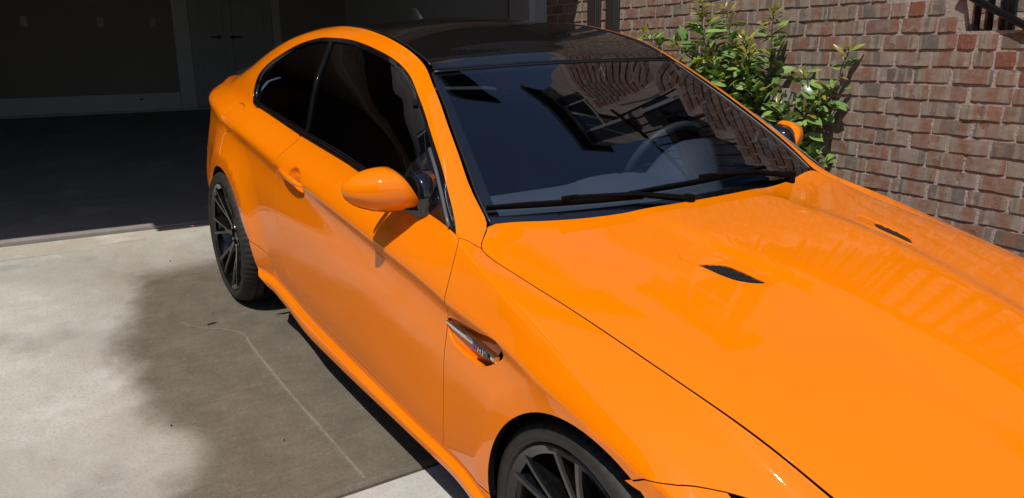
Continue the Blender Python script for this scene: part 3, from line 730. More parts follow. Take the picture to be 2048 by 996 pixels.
# --- front and rear bumpers on the lower body surface, headlights, tail lights
fb_arch = xz(arc(FAX, FAZ, FAR, 62, 12, 10))
fb = bump_seam + [(.50, .885), (.73, .815), (.73, .05), (.44, .05), (.405, .14)] + [p for p in fb_arch[::-1]]
panel('bumper_corner', fb, side, M['paint'], CAR, step=.04)
hl = [(.363, .958), (.436, 1.096), (.505, 1.187), (.524, WT), (.60, WT), (.73, WT), (.73, .82), (.50, .89)]
def hl_in(x, w):
    P, n = side(x, w); return P - n*.05, n
panel('headlight_lens', hl, side, M['clear'], CAR, gap=.0015, depth=.02, step=.04, off=-.001)
panel('headlight', hl, hl_in, M['chrome'], CAR, gap=.006, depth=.01, step=.05)
def front_cap(t, s):
    """fascia that closes the nose: t up, s across"""
    t = np.asarray(t, float); s = np.asarray(s, float)
    def pos(t, s):
        w = .05 + t*(WT - .05); e = bil(SG, np.full_like(t, .735), w); y = -e[..., 1]; k = 1 - np.abs(s)**2.6
        bul = kv("0,.045 .2,.085 .45,.085 .7,.075 .9,.055 1,.03")(t); x_ = .735 + bul*k; zh = hood_z(np.clip(x_, -.7, .79), np.abs(y*s)) - .003; return np.stack([x_, -y*s*1.0, e[..., 2] + (zh - e[..., 2])*sstep(.5, 1, t)], -1)
    P = pos(t, s); h = 2e-3; n = np.cross(pos(t, s+h) - pos(t, s-h), pos(t+h, s) - pos(t-h, s)); n /= np.linalg.norm(n, axis=-1, keepdims=True); n[n[..., 0] < 0] *= -1
    return P, n
kid = [spline([(.69, s_*.045), (.88, s_*.045), (.94, s_*.09), (.945, s_*.34), (.90, s_*.40), (.76, s_*.37), (.69, s_*.28)], .03, True) for s_ in (1, -1)]
low = spline([(.14, -.55), (.40, -.50), (.46, -.30), (.46, .30), (.40, .50), (.14, .55)], .04, True)
panel('front_bumper', rect(0, 1, -.995, .995, 20, 40), front_cap, M['paint'], CAR, holes=kid + [low], gap=.001, step=.05, sides=(1,))
def fc_in(t, s):
    P, n = front_cap(t, s); return P - n*.03, n
for k_ in kid:
    g = panel('kidney_grille', k_, fc_in, M['void'], CAR, gap=-.004, step=.05, sides=(1,))[0]
    P, n = front_cap(np.array([q[0] for q in k_]), np.array([q[1] for q in k_])); MB().tube(list(P) + [P[0]], .006, 6, False).build('grille_rim', M['gloss'], g, smooth=True)
    ss = sorted(q[1] for q in k_); 
    for j in range(1, 8):
        s_ = ss[0] + (ss[-1]-ss[0])*j/8; tt = [q[0] for q in k_ if abs(q[1]-s_) < .03]
        if len(tt) > 1:
            P, n = fc_in(np.array([min(tt), max(tt)]), np.array([s_, s_])); MB().tube(P + n*.012, .0045, 4).build('grille_bar', M['gloss'], g)
panel('bumper_intake', low, fc_in, M['void'], CAR, gap=-.004, step=.06, sides=(1,))
rb = [(-3.10, .497), (-3.56, .497), (-3.78, .495), (-3.78, .05), (-3.2, .05), (-3.12, .10)] + xz(arc(RAX, RAZ, RAR, 200, 174, 6))
panel('rear_bumper_corner', rb, side, M['paint'], CAR, step=.04)
tlm = [(-3.565, .503), (-3.47, .60), (-3.405, .69), (-3.38, .745), (-3.43, .80), (-3.565, .93), (-3.605, 1.05), (-3.56, WT), (-3.78, WT), (-3.78, .503)]
panel('tail_light', tlm, side, M['red_lens'], CAR, gap=.0015, step=.04)
def rear_cap(t, s):
    P, n = front_cap(t, s); P = P.copy(); n = n.copy()
    w = .05 + np.asarray(t)*(WT-.05); e = bil(SG, np.full_like(np.asarray(t, float), -3.775), w); k = 1 - np.abs(s)**2.4
    P = np.stack([-3.775 - .06*k, e[..., 1]*s, e[..., 2] + .02*k*sstep(.6, 1, np.asarray(t))], -1); n = np.stack([-np.ones_like(k), 0*k, 0*k], -1); return P, n
panel('rear_bumper', rect(0, 1, -.995, .995, 10, 20), rear_cap, M['paint'], CAR, gap=.001, step=.08, sides=(1,))
# --- black strips added behind the panel gaps to paint in their shade
def ribbon(pts, surf, wd, dep, s_):
    p = np.array(pts); d = np.gradient(p, axis=0); d /= np.linalg.norm(d, axis=1, keepdims=True) + 1e-9; nrm = np.stack([-d[:, 1], d[:, 0]], 1)
    A, na = surf(*(p + nrm*wd).T); B, nb = surf(*(p - nrm*wd).T); A = A - na*dep; B = B - nb*dep
    if s_ < 0: A = A*[1, -1, 1]; B = B*[1, -1, 1]
    MB().add([q for ab in zip(A, B) for q in ab], [(2*i, 2*i+1, 2*i+3, 2*i+2) for i in range(len(p)-1)]).build('seam_shade', M['void'], CAR)
for s_ in (1, -1):
    for cv in (seam_fd_s, dens(apil[:3], .03, False), dens(door_bot, .03, False), door_rear_s, dens(q_low, .03, False), dens([(-.605, .238), (-.46, .246), (-.322, .26)], .03, False), dens(bump_seam, .03, False), dens(flap_o, .02), wb_front):
        ribbon(cv, side, .018, .0135, s_)
for cv in (h_r[10:], h_l[10:]): ribbon(dens(cv, .04, False), hood, .022, .0135, 1)

# ---------------------------------------------------------------- fender vent with badge, handle, mirrors, wipers
def vent_floor(x, w):
    P, n = side(x, w); d = .006 + .034*sstep(-.55, -.30, np.asarray(x)); return P - n*d[..., None], n
vb = panel('fender_vent', vent_o, vent_floor, M['paint'], CAR, gap=-.006, depth=.002, step=.02)
mouth = spline([(-.372, .628), (-.352, .640), (-.31, .668), (-.278, .700), (-.270, .728), (-.30, .742), (-.345, .735), (-.330, .700), (-.352, .665)], .012, True)
for o_, s_ in zip(vb, (1, -1)):
    q = np.array(mouth); P, n = side(q[:, 0], q[:, 1]); P2 = P - n*.026
    if s_ < 0: P2 = P2*[1, -1, 1]
    c = P2.mean(0); meshpy('vent_mouth', list(P2) + [c], [(i, (i+1) % len(P2), len(P2)) for i in range(len(P2))], M['void'], o_)
    # chrome bar: a blade along the vent, badge plate near its front end
    bx = np.linspace(-.566, -.315, 26); bw = np.interp(bx, [-.566, -.50, -.40, -.315], [.676, .6765, .677, .677]); hw = np.interp(bx, [-.566, -.54, -.45, -.315], [.004, .0085, .0095, .0085])
    Pu, nu = side(bx, bw + hw); Pl, nl = side(bx, bw - hw); Pm, nm = side(bx, bw)
    up, lo, mid, bk = Pu + nu*.001, Pl + nl*.001, Pm + nm*.006, Pm - nm*.02
    rings = [[up[i], mid[i]*.5 + up[i]*.5 + nm[i]*.0015, mid[i]*.5 + lo[i]*.5 + nm[i]*.0015, lo[i], lo[i] - nl[i]*.012, up[i] - nu[i]*.012] for i in range(26)]
    if s_ < 0: rings = [[p*[1, -1, 1] for p in r] for r in rings]
    MB().loft(rings).build('chrome_bar', M['chrome'], o_, angle=40)
    # badge: black plate, three stripes, letters
    ax = np.array([-.418, -.340]); aw = np.array([.677, .677])
    A, na = side(ax, aw); p0, p1 = A[0] + na[0]*.0085, A[1] + na[1]*.0085
    if s_ < 0: p0, p1 = p1*[1, -1, 1], p0*[1, -1, 1]
    ex = Vector(p1 - p0); Lb = ex.length; ex.normalize(); nz = Vector(na[0]) if s_ > 0 else Vector(na[0]*[1, -1, 1]); ey = nz.cross(ex).normalized(); nz = ex.cross(ey)
    MW = Matrix((ex, ey, nz)).transposed().to_4x4(); MW.translation = Vector(p0)
    H = .0165
    def quad(name, x0, x1, sl, z, m):
        v = [MW @ Vector(q) for q in ((x0 - sl, -H/2, z), (x1 - sl, -H/2, z), (x1 + sl, H/2, z), (x0 + sl, H/2, z), (x0 - sl, -H/2, z-.0012), (x1 - sl, -H/2, z-.0012), (x1 + sl, H/2, z-.0012), (x0 + sl, H/2, z-.0012))]
        return meshpy(name, v, [(0, 1, 2, 3), (4, 7, 6, 5), (0, 4, 5, 1), (1, 5, 6, 2), (2, 6, 7, 3), (3, 7, 4, 0)], m, o_)
    quad('badge_plate', 0, Lb, 0, .0012, M['gloss'])
    for k, mm in enumerate(('b_blue', 'b_navy', 'b_red')): quad('badge_stripe', .006 + k*.0062, .0112 + k*.0062, .0022, .0026, M[mm])
    cu = bpy.data.curves.new('badge_letters', 'FONT'); cu.body = 'M3'; cu.size = .0215; cu.extrude = .0008; cu.shear = .18; cu.space_character = 1.05
    to = bpy.data.objects.new('badge_letters', cu); COL.objects.link(to); bpy.context.view_layer.update()
    me = bpy.data.meshes.new_from_object(to.evaluated_get(bpy.context.evaluated_depsgraph_get())); bpy.data.objects.remove(to); me.name = 'badge_letters'
    T = MW @ Matrix.Translation((.029, -H*.48, .0030)) @ Matrix.Diagonal((1.15, 1, 1, 1)); me.transform(T); me.materials.clear(); link('badge_letters', me, M['chrome'], o_)
# door handles
for dp, s_ in zip(dpanel, (1, -1)):
    hx = np.linspace(-1.890, -1.640, 26); rings = []
    for x in hx:
        u = (x + 1.890)/.250; zc = .864 - .016*u; y0 = -.872
        h = .0155*math.sin(math.pi*min(1, max(0.02, u*.98+.01)))**.40*(1 - .25*u); out = .026*math.sin(math.pi*min(1, max(.02, u)))**.45
        ring = [np.array([x, y0 + .004 - out - .010*max(0, math.cos(a))*1.0 + .008*max(0, -math.cos(a)), zc + .006*math.sin(math.pi*u) + h*math.sin(a)]) for a in np.linspace(0, 2*math.pi, 14, endpoint=False)]
        rings.append([q*[1, s_, 1] for q in ring])
    MB().loft(rings).build('handle', M['paint'], dp, smooth=True)
# mirrors
for s_ in (1, -1):
    rings = []; ys = [-.998, -.9975, -.994, -.986, -.972, -.95, -.92, -.89, -.86, -.828]
    for y in ys:
        u = (y + .998)/.16; r = math.sqrt(max(0, 1 - (1-u)**2.05)) if u < 1 else 1
        cz = 1.010 - .004*u; up = .065*r + .0005; dn = .076*r + .0005; fx = (.088 + .010*u)*r + .0005; bx = .030*r + .0005; cx = -.945 + .035*u
        ring = []
        for a in np.linspace(0, 2*math.pi, 36, endpoint=False):
            c, s = math.cos(a), math.sin(a); sg = lambda v, p: math.copysign(abs(v)**p, v)
            X = cx + (fx if c > 0 else bx)*sg(c, .86 if c > 0 else .45); Z = cz + (up if s > 0 else dn)*sg(s, .80)
            if s < -.22 and c > 0: X -= .050*r*(-s - .22)
            sk = -.030*(u**2)*(Z - cz)/.06
            ring.append((X, (y + sk)*s_, Z))
        rings.append(ring)
    mo = MB().loft(rings).build('side_mirror', M['paint'], CAR, smooth=True)
    rings = []
    for y, k, dx in ((-.8305, .965, 0), (-.820, .93, -.004), (-.806, .72, -.012), (-.795, .6, -.016)):
        rings.append([((-.912 + dx) + ((.095 if math.cos(a) > 0 else .028))*k*math.copysign(abs(math.cos(a))**.7, math.cos(a)), (y - .024*k*math.sin(a))*s_, 1.002 + (.064 if math.sin(a) > 0 else .072)*k*math.sin(a) - (1-k)*.02) for a in np.linspace(0, 2*math.pi, 28, endpoint=False)])
    MB().loft(rings).build('mirror_inner', M['gloss'], mo, smooth=True)
    rings = []                                                         # round hinge and foot
    for y, rx, rz, cx, cz in ((-.820, .040, .044, -.858, .998), (-.816, .058, .062, -.856, .996), (-.805, .068, .072, -.858, .993), (-.790, .073, .078, -.862, .988), (-.760, .076, .082, -.868, .984)):
        rings.append([(cx + rx*math.cos(a), y*s_, cz + rz*math.sin(a)) for a in np.linspace(0, 2*math.pi, 24, endpoint=False)])
    MB().loft(rings).build('mirror_hinge', M['gloss'], mo, smooth=True)
    rings = []
    for y, x0, x1, z0, z1 in ((-.845, -.915, -.845, .948, .966), (-.815, -.93, -.815, .944, .972), (-.792, -.94, -.790, .944, .985)):
        rings.append([(x, y*s_, z) for x, z in ((x1, z0), (x1, (z0+z1)/2), ((x0+x1)/2, z1), (x0, z1), (x0, z0))])
    MB().loft(rings).build('mirror_foot', M['gloss'], mo, angle=50)
    MB().loft([[(-.976, (-.895 + .045*math.cos(a)*1.2)*s_, 1.006 + .038*math.sin(a)) for a in np.linspace(0, 2*math.pi, 24, endpoint=False)], [(-.9785, (-.895 + .043*math.cos(a)*1.2)*s_, 1.006 + .036*math.sin(a)) for a in np.linspace(0, 2*math.pi, 24, endpoint=False)]]).build('mirror_glass', M['chrome'], mo)
# wipers
def wsp(t, s, o=.0):
    P, n = WSC(np.array([t]), np.array([s])); return Vector(P[0] + n[0]*o)
def wiper(t0, s0, t1, s1, pt, ps, lx):
    """blade from (t0,s0) to (t1,s1), arm from its middle to the pivot"""
    k = 14; mb = MB(); pts = [wsp(t0 + (t1-t0)*i/k, s0 + (s1-s0)*i/k, .019) for i in range(k+1)]
    rings = []
    for i, p in enumerate(pts):
        e = min(1, .45 + 3*min(i, k-i)/k); d = (pts[min(i+1, k)] - pts[max(i-1, 0)]).normalized(); n = Vector(WSC(np.array([t0 + (t1-t0)*i/k]), np.array([s0 + (s1-s0)*i/k]))[1][0]); b = n.cross(d).normalized()
        rings.append([p + b*.0095*e - n*.004, p + b*.009*e + n*.003, p + b*.002 + n*.010*e, p - b*.004 + n*.010*e, p - b*.0095*e + n*.002, p - b*.0095*e - n*.004, p - b*.0015 - n*.013, p + b*.0015 - n*.013])
    mb.loft(rings); wp = mb.build('wiper', M['plastic'], CAR, angle=40)
    for i in (0, k):
        a = pts[i]; d = (pts[1]-pts[0]).normalized()*(.022 if i else -.022)
        MB().loft([[r_ + Vector((0, 0, 0)) for r_ in rings[i]], [r_ + d for r_ in rings[i]]]).build('wiper_cap', M['plastic'], wp, angle=40)
    m = k//2; mid = pts[m] + Vector((0, 0, .014)); piv = wsp(pt, ps, .022); q = mid*.45 + piv*.55 + Vector((0, 0, .012))
    MB().tube([mid + (pts[m]-pts[m-1]).normalized()*.0, q, piv], [.006, .0085, .012], 6).build('wiper_arm', M['plastic'], wp, angle=40)
    MB().box(mid - Vector((0, 0, .003)), (.016, .055, .016), bev=.003).build('wiper_clip', M['plastic'], wp, angle=40)
    MB().tube([piv - Vector((0, 0, .03)), piv + Vector((0, 0, .012))], .018, 12).build('wiper_pivot', M['plastic'], wp, angle=40)
wiper(.088, -.965, .076, -.345, .03, -.10, 0)
wiper(.098, -.34, .115, .50, .03, .68, 0)
# inspection sticker on the lower driver's corner of the glass
def stq(name, t0, t1, s0, s1, o, m, par):
    P = [wsp(*q, o) for q in ((t0, s0), (t0, s1), (t1, s1), (t1, s0))]; P2 = [wsp(*q, o - .0008) for q in ((t0, s0), (t0, s1), (t1, s1), (t1, s0))]
    return meshpy(name, P + P2, [(0, 1, 2, 3), (7, 6, 5, 4), (0, 4, 5, 1), (1, 5, 6, 2), (2, 6, 7, 3), (3, 7, 4, 0)], m, par)
stk = stq('inspection_sticker', .205, .285, .835, .945, -.0056, M['sticker'], CAR)
# ---------------------------------------------------------------- wheels
def make_wheel():
    prof = [(.242, -.118), (.264, -.130), (.268, -.126), (.268, -.117), (.260, -.112), (.250, -.100), (.238, -.06), (.222, .02), (.236, .10), (.262, .118)]
    whl = MB().lathe_y(prof, 96).build('wheel', M['rim'], CAR, angle=35)
    # tyre
    n = 288; half = .128; pr = [(.262, -.112, 0), (.272, -.126, 0), (.285, -.136, 0), (.296, -.137, 0), (.307, -.132, .4), (.318, -.120, 1), (.3275, -.100, 1), (.334, -.078, .6), (.334, -.074, 0), (.327, -.073, 0), (.327, -.066, 0), (.3345, -.065, 0), (.335, -.03, .3), (.335, -.026, 0), (.328, -.025, 0), (.328, -.015, 0), (.335, -.014, 0), (.335, .014, 0), (.328, .015, 0), (.328, .025, 0), (.335, .026, 0), (.334, .065, 0), (.327, .066, 0), (.327, .073, 0), (.334, .074, 0), (.3325, .10, 0), (.318, .132, 0), (.29, .138, 0), (.256, .112, 0)]
    v = []; f = []; q = len(pr)
    for k in range(n):
        a = 2*math.pi*k/n; notch = 1 if k % 4 == 0 else 0
        for r, y, w_ in pr:
            rr = r - .0032*w_*notch; aa = a + (.018*(abs(y) - .08)/.05 if w_ else 0); v.append((rr*math.cos(aa), y, rr*math.sin(aa)))
    for k in range(n):
        for i in range(q-1): f.append((k*q+i, k*q+i+1, ((k+1) % n)*q+i+1, ((k+1) % n)*q+i))
    MB().add(v, f).build('tyre', M['rubber'], whl, angle=32)
    MB().lathe_y([(.2735, -.1280), (.2750, -.1300), (.2765, -.1305), (.2785, -.1310)], 96).build('rim_protector', M['rubber'], whl, smooth=True)
    # seven spokes, each splitting into two arms
    def beam(mb, pts):
        rings = []
        for (r, a, y, hw, dp) in pts:
            c, s = math.cos(a), math.sin(a); ra = Vector((c, 0, s)); ta = Vector((-s, 0, c)); o = ra*r + Vector((0, y, 0)); yv = Vector((0, 1, 0))
            rings.append([o - ta*hw, o - ta*hw*.55 - yv*.006, o + ta*hw*.55 - yv*.006, o + ta*hw, o + ta*hw*1.15 + yv*dp, o - ta*hw*1.15 + yv*dp])
        mb.loft(rings)
    sp = None
    for k in range(7):
        a0 = math.radians(99 + k*360/7)
        if sp is None:
            mb = MB(); a0_ = 0
            beam(mb, [(.052, 0, -.080, .021, .045), (.080, 0, -.084, .020, .042), (.110, 0, -.090, .0215, .040), (.128, 0, -.094, .022, .038)])
            for sg in (-1, 1):
                beam(mb, [(.112, sg*.085, -.0895, .0125, .044), (.135, sg*.105, -.096, .0118, .044), (.170, sg*.130, -.104, .0108, .044), (.210, sg*.150, -.1125, .0105, .042), (.254, sg*.168, -.1195, .0118, .036)])
            sp = mb.build('spoke', M['rim'], whl, angle=30); o = sp
        else:
            o = bpy.data.objects.new('spoke', sp.data); COL.objects.link(o); o.parent = whl
        o.matrix_local = Matrix.Rotation(-a0, 4, 'Y')
    MB().lathe_y([(.0, -.082), (.026, -.082), (.032, -.078), (.034, -.070), (.060, -.074), (.066, -.066), (.070, -.02)], 40).build('hub', M['rim'], whl, angle=35)
    lb = None
    for k in range(5):
        if lb is None: lb = o = MB().lathe_y([(.0, -.088), (.008, -.088), (.0095, -.085), (.0095, -.06)], 8, c=(0, 0, .050)).build('lug_bolt', M['chrome_dark'], whl, angle=35)
        else: o = lb.copy(); COL.objects.link(o); o.parent = whl
        o.matrix_local = Matrix.Rotation(math.radians(72*k), 4, 'Y')
    MB().lathe_y([(.07, -.032), (.176, -.032), (.178, -.028), (.178, -.004), (.07, -.004)], 64).build('brake_disc', M['disc'], whl, angle=35)
    mb = MB(); pr2 = [(.118, -.050), (.185, -.050), (.19, -.044), (.19, .015), (.118, .015), (.118, -.05)]; mb.lathe_y(pr2, 12, math.radians(150), math.radians(205)); mb.build('brake_caliper', M['satin'], whl, angle=35)
    return whl
W0 = make_wheel()
WPOS = [(-.012, -.722, .333, 0, 0), (-2.765, -.772, .335, 0, .35), (.012, .728, .335, math.pi, .2), (-2.761, .762, .335, math.pi, .5)]
for i, (x, y, z, rz, spin) in enumerate(WPOS):
    if i == 0: o = W0
    else:
        o = W0.copy(); COL.objects.link(o); o.parent = CAR
        for ch in W0.children:
            c = ch.copy(); COL.objects.link(c); c.parent = o
    o.matrix_local = Matrix.Translation((x, y, z)) @ Matrix.Rotation(rz, 4, 'Z') @ Matrix.Rotation(spin, 4, 'Y')
# wheel-arch liners
for cx, cz, r in ((FAX, FAZ, FAR), (RAX, RAZ, RAR)):
    for s_ in (1, -1):
        mb = MB(); mb.lathe_y([(.02, .0), (r+.012, .0), (r+.012, -.27)], 30, math.radians(-35), math.radians(215), c=(cx, -.565, cz))
        o = mb.build('arch_liner', M['plastic'], CAR, angle=40)
        if s_ < 0: o.data.transform(Matrix.Diagonal((1, -1, 1, 1))); o.data.flip_normals()
MB().loft([[(-.325, -.80, .10), (-.30, -.80, .10), (-.30, -.845, .10), (-.325, -.845, .10)], [(-.325, -.80, .40), (-.30, -.80, .36), (-.30, -.845, .36), (-.325, -.845, .40)]]).build('mud_flap', M['plastic'], CAR)
# ---------------------------------------------------------------- underbody and cabin
MB().box((-1.38, 0, .21), (1.96, 1.62, .07)).build('floor_pan', M['void'], CAR)
MB().box((-1.5, 0, .26), (4.3, 1.06, .10)).build('underbody', M['void'], CAR)
MB().box((-.45, 0, .60), (.04, 1.46, .60)).build('bulkhead', M['void'], CAR)
MB().box((-2.45, 0, .66), (.05, 1.40, .66)).build('rear_bulkhead', M['void'], CAR)
for s_ in (1, -1):
    MB().box((-1.42, s_*.765, .56), (1.45, .05, .66), bev=.01).build('door_card', M['leather'], CAR)
# dashboard: rolled top with an instrument hood on the left, centre vents
def dash_z(x, y):
    base = .905 + .030*math.exp(-((x + .88)/.17)**2) - 2.2*max(0, -(x + .93))**1.5
    hood_ = .105*math.exp(-(((y - .40)/.17)**4))*math.exp(-((x + .95)/.16)**4)
    mid = .018*math.exp(-((y + .02)/.14)**4)*math.exp(-((x + .92)/.14)**2)
    return base + hood_ + mid - .05*max(0, abs(y) - .60)
v = []; f = []; nx_, ny_ = 34, 70
for i in range(nx_):
    for j in range(ny_):
        x = -.56 - .42*i/(nx_-1); y = -.735 + 1.47*j/(ny_-1); xx = x - .10*(1 - (1-(y/.735)**2)) ; v.append((xx, y*(.93 + .07*(i/(nx_-1))) if i < 6 else y, dash_z(xx, y)))
for i in range(nx_-1):
    for j in range(ny_-1): f.append((i*ny_+j, i*ny_+j+1, (i+1)*ny_+j+1, (i+1)*ny_+j))
da = MB().add(v, f).build('dashboard', M['dash'], CAR, smooth=True)
MB().box((-.98, 0, .70), (.10, 1.44, .34), bev=.02).build('dashboard_front', M['leather'], CAR)
mb = MB()
for k in range(7): mb.box((-.915 - .004*k, .02 + .021*k, dash_z(-.915, .02 + .021*k) + .001), (.010, .012, .004))
mb.build('defroster_slot', M['disc'], da)
c = Vector((-1.05, .37, .915)); tilt = Matrix.Rotation(math.radians(24), 3, 'Y'); pts = [c + tilt @ Vector((0, .185*math.cos(a), .185*math.sin(a))) for a in np.linspace(0, 2*math.pi, 49)]
sw = MB().tube(pts, .0165, 10, False).build('steering_wheel', M['leather'], CAR, smooth=True)
MB().loft([[c + tilt @ Vector((.02 + dx, r*math.cos(a), r*.9*math.sin(a))) for a in np.linspace(0, 2*math.pi, 20, endpoint=False)] for dx, r in ((.03, .05), (.0, .075), (-.02, .07), (-.03, .03))]).build('steering_hub', M['leather'], sw, smooth=True)
for a in (90, 180, 270, 0):
    if a == 90: continue
    p = tilt @ Vector((0, math.cos(math.radians(a))*.18, math.sin(math.radians(a))*.18)); MB().tube([c + p*.3, c + p], .014, 8).build('steering_spoke', M['leather'], sw, smooth=True)
def seat(x, y, zb, wd, hd):
    rings = []
    for u in np.linspace(0, 1, 12):
        cx = x - .30*u; z = zb + .64*u; h = wd*(1 - .25*u**3)*(.75 if u > .82 else 1)*(.55 if u > .97 else 1); d = .065*(1 - .35*u)
        rings.append([(cx + d*math.cos(a) + .03*abs(math.sin(a))**2, y + h*math.copysign(abs(math.sin(a))**.7, math.sin(a)), z) for a in np.linspace(0, 2*math.pi, 20, endpoint=False)])
    s = MB().loft(rings).build('seat', M['leather'], CAR, smooth=True)
    MB().box((x + .24, y, zb - .02), (.52, wd*2, .17), bev=.05).build('seat_cushion', M['leather'], s, smooth=True)
    if hd: MB().box((x - .335, y, zb + .70), (.09, .26, .17), bev=.04).build('headrest', M['leather'], s, smooth=True)
seat(-1.62, .37, .44, .25, 1); seat(-1.62, -.37, .44, .25, 1); seat(-2.32, .32, .50, .24, 0); seat(-2.32, -.32, .50, .24, 0)
MB().box((-1.36, 0, 1.235), (.035, .21, .06), bev=.015).build('inside_mirror', M['plastic'], CAR, smooth=True)
v = []
hl_s = lambda t, s: None
P, n = RF(np.repeat(np.linspace(.02, 1, 10), 9), np.tile(np.linspace(-.97, .97, 9), 10)); P = P - n*.03
meshpy('headliner', P, [(i*9+j, i*9+j+1, (i+1)*9+j+1, (i+1)*9+j) for i in range(9) for j in range(8)], M['leather'], CAR)
MB().loft([[(x, y, z) for x, z in ((-.66, .80), (-.64, .86), (-.50, .89), (-.46, .88), (-.46, .80))] for y in (-.64, 0, .64)]).build('cowl_panel', M['plastic'], CAR)

# ---------------------------------------------------------------- driveway (in the plane of the car's wheels)
def slab(name, x0, x1, y0, y1, z, m, th=.12, bev=.010, sub=0):
    bm = bmesh.new(); bmesh.ops.create_cube(bm, size=1)
    for q in bm.verts: q.co = Vector(((x0+x1)/2 + q.co.x*(x1-x0), (y0+y1)/2 + q.co.y*(y1-y0), z - th/2 + q.co.z*th))
    bmesh.ops.bevel(bm, geom=[e for e in bm.edges if all(v.co.z > z - .01 for v in e.verts)], offset=bev, segments=3, profile=.5, affect='EDGES')
    me = bpy.data.meshes.new(name); bm.to_mesh(me); bm.free(); o = link(name, me, m); o.matrix_world = CARM; tag(o, kind='structure'); return o
slab('driveway', -4.03, -.958, -4.6, 1.34, 0, M['slab_wet'], bev=.022)
slab('driveway', -.944, 3.6, -4.6, 1.34, -.004, M['slab_dry'])
slab('driveway', 3.615, 9.0, -4.6, 1.34, -.004, M['slab_dry'])
g = meshpy('ground', [(-4.1, -60, -.10), (10, -60, -.10), (10, 60, -.10), (-4.1, 60, -.10), (160, -60, -.10), (160, 60, -.10)], [(0, 1, 2, 3), (1, 4, 5, 2)], M['grass']); g.matrix_world = CARM; tag(g, kind='structure')
rd = meshpy('road', [(9.2, -60, -.05), (15, -60, -.05), (15, 60, -.05), (9.2, 60, -.05), (9.2, -60, -.14), (15, -60, -.14), (15, 60, -.14), (9.2, 60, -.14)], [(0, 1, 2, 3), (0, 4, 5, 1), (1, 5, 6, 2), (2, 6, 7, 3), (3, 7, 4, 0)], simple('asphalt', (.05, .05, .05), .9)); rd.matrix_world = CARM; tag(rd, kind='structure')
# sunlight caustic off the car body, painted on the concrete as a pale strip
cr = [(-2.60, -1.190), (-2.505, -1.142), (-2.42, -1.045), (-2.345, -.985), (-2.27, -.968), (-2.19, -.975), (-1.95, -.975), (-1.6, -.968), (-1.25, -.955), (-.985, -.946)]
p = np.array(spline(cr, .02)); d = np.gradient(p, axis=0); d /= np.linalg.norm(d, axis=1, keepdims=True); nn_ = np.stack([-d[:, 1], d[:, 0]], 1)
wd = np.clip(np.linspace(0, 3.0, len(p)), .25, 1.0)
m, t, b = mat('painted_caustic'); co = objco(t); setp(b, Base_Color=(.50, .47, .38), Roughness=.8)
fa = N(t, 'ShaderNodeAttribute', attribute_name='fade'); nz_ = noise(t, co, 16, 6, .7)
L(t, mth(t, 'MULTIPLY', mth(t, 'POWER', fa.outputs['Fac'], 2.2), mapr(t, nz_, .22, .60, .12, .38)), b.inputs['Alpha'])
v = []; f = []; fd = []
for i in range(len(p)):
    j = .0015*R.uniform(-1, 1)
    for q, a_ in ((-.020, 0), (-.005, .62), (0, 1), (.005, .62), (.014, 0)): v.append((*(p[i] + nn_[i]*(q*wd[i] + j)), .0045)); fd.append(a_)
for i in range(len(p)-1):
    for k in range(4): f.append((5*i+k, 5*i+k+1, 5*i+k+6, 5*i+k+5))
o = meshpy('caustic_line', v, f, m); o.matrix_world = CARM; tag(o, kind='structure')
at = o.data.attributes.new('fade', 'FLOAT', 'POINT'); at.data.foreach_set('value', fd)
# ---------------------------------------------------------------- garage (its own axes: u inwards, v to the left along the front, z up)
GA = math.radians(5.2); GJ = Vector((-4.25, 1.381, 0))
GI = Vector((-math.cos(GA), -math.sin(GA), 0)); GL = Vector((math.sin(GA), -math.cos(GA), 0))
GM = Matrix((GI, GL, Vector((0, 0, 1)))).transposed().to_4x4(); GM.translation = GJ
def gp(u, v, z): return GM @ Vector((u, v, z))
def gbox(mb, u0, u1, v0, v1, z0, z1, bev=0.): return mb.box(((u0+u1)/2, (v0+v1)/2, (z0+z1)/2), (u1-u0, v1-v0, z1-z0), bev=bev)
def gb(name, boxes, m, parent=None, kind=None, bev=0.):
    mb = MB()
    for b_ in boxes: gbox(mb, *b_, bev=bev)
    o = mb.build(name, m, parent)
    if parent is None: o.matrix_world = GM
    return tag(o, kind=kind)
D = 5.80; FZ0, FZ1 = .372, .745; W = 5.2
def fz(u): return FZ0 + (FZ1 - FZ0)*u/D
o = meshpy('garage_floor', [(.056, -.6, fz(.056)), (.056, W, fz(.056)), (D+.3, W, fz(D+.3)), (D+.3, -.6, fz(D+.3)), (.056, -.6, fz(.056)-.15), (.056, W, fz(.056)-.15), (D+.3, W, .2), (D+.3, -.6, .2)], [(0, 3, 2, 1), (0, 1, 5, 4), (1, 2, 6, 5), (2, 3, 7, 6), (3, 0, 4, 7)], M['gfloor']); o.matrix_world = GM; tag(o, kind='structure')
# sandy concrete apron between the driveway slab and the garage floor
def apron(u): return .354 - .092*(-u) + .010
o = meshpy('apron', [(.048, -.1, .365), (.048, W, .350), (-.245, W, .3335), (-.245, -.1, .3465), (.048, -.1, .2), (.048, W, .2), (-.245, W, .2), (-.245, -.1, .2)], [(0, 3, 2, 1), (0, 1, 5, 4), (1, 2, 6, 5), (2, 3, 7, 6), (3, 0, 4, 7)], M['sand']); o.matrix_world = GM; tag(o, kind='structure')
gar = empty('garage', 'dark open garage with white skirting and double door behind the orange coupe', 'garage', GM)
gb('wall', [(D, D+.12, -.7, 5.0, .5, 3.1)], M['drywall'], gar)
gb('wall', [(.45, D, -.62, -.50, .3, 3.1)], M['lit_wall'], gar)
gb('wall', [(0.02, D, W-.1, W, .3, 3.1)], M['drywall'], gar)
gb('ceiling', [(.02, D+.12, -.7, W, 3.1, 3.2)], M['drywall'], gar)
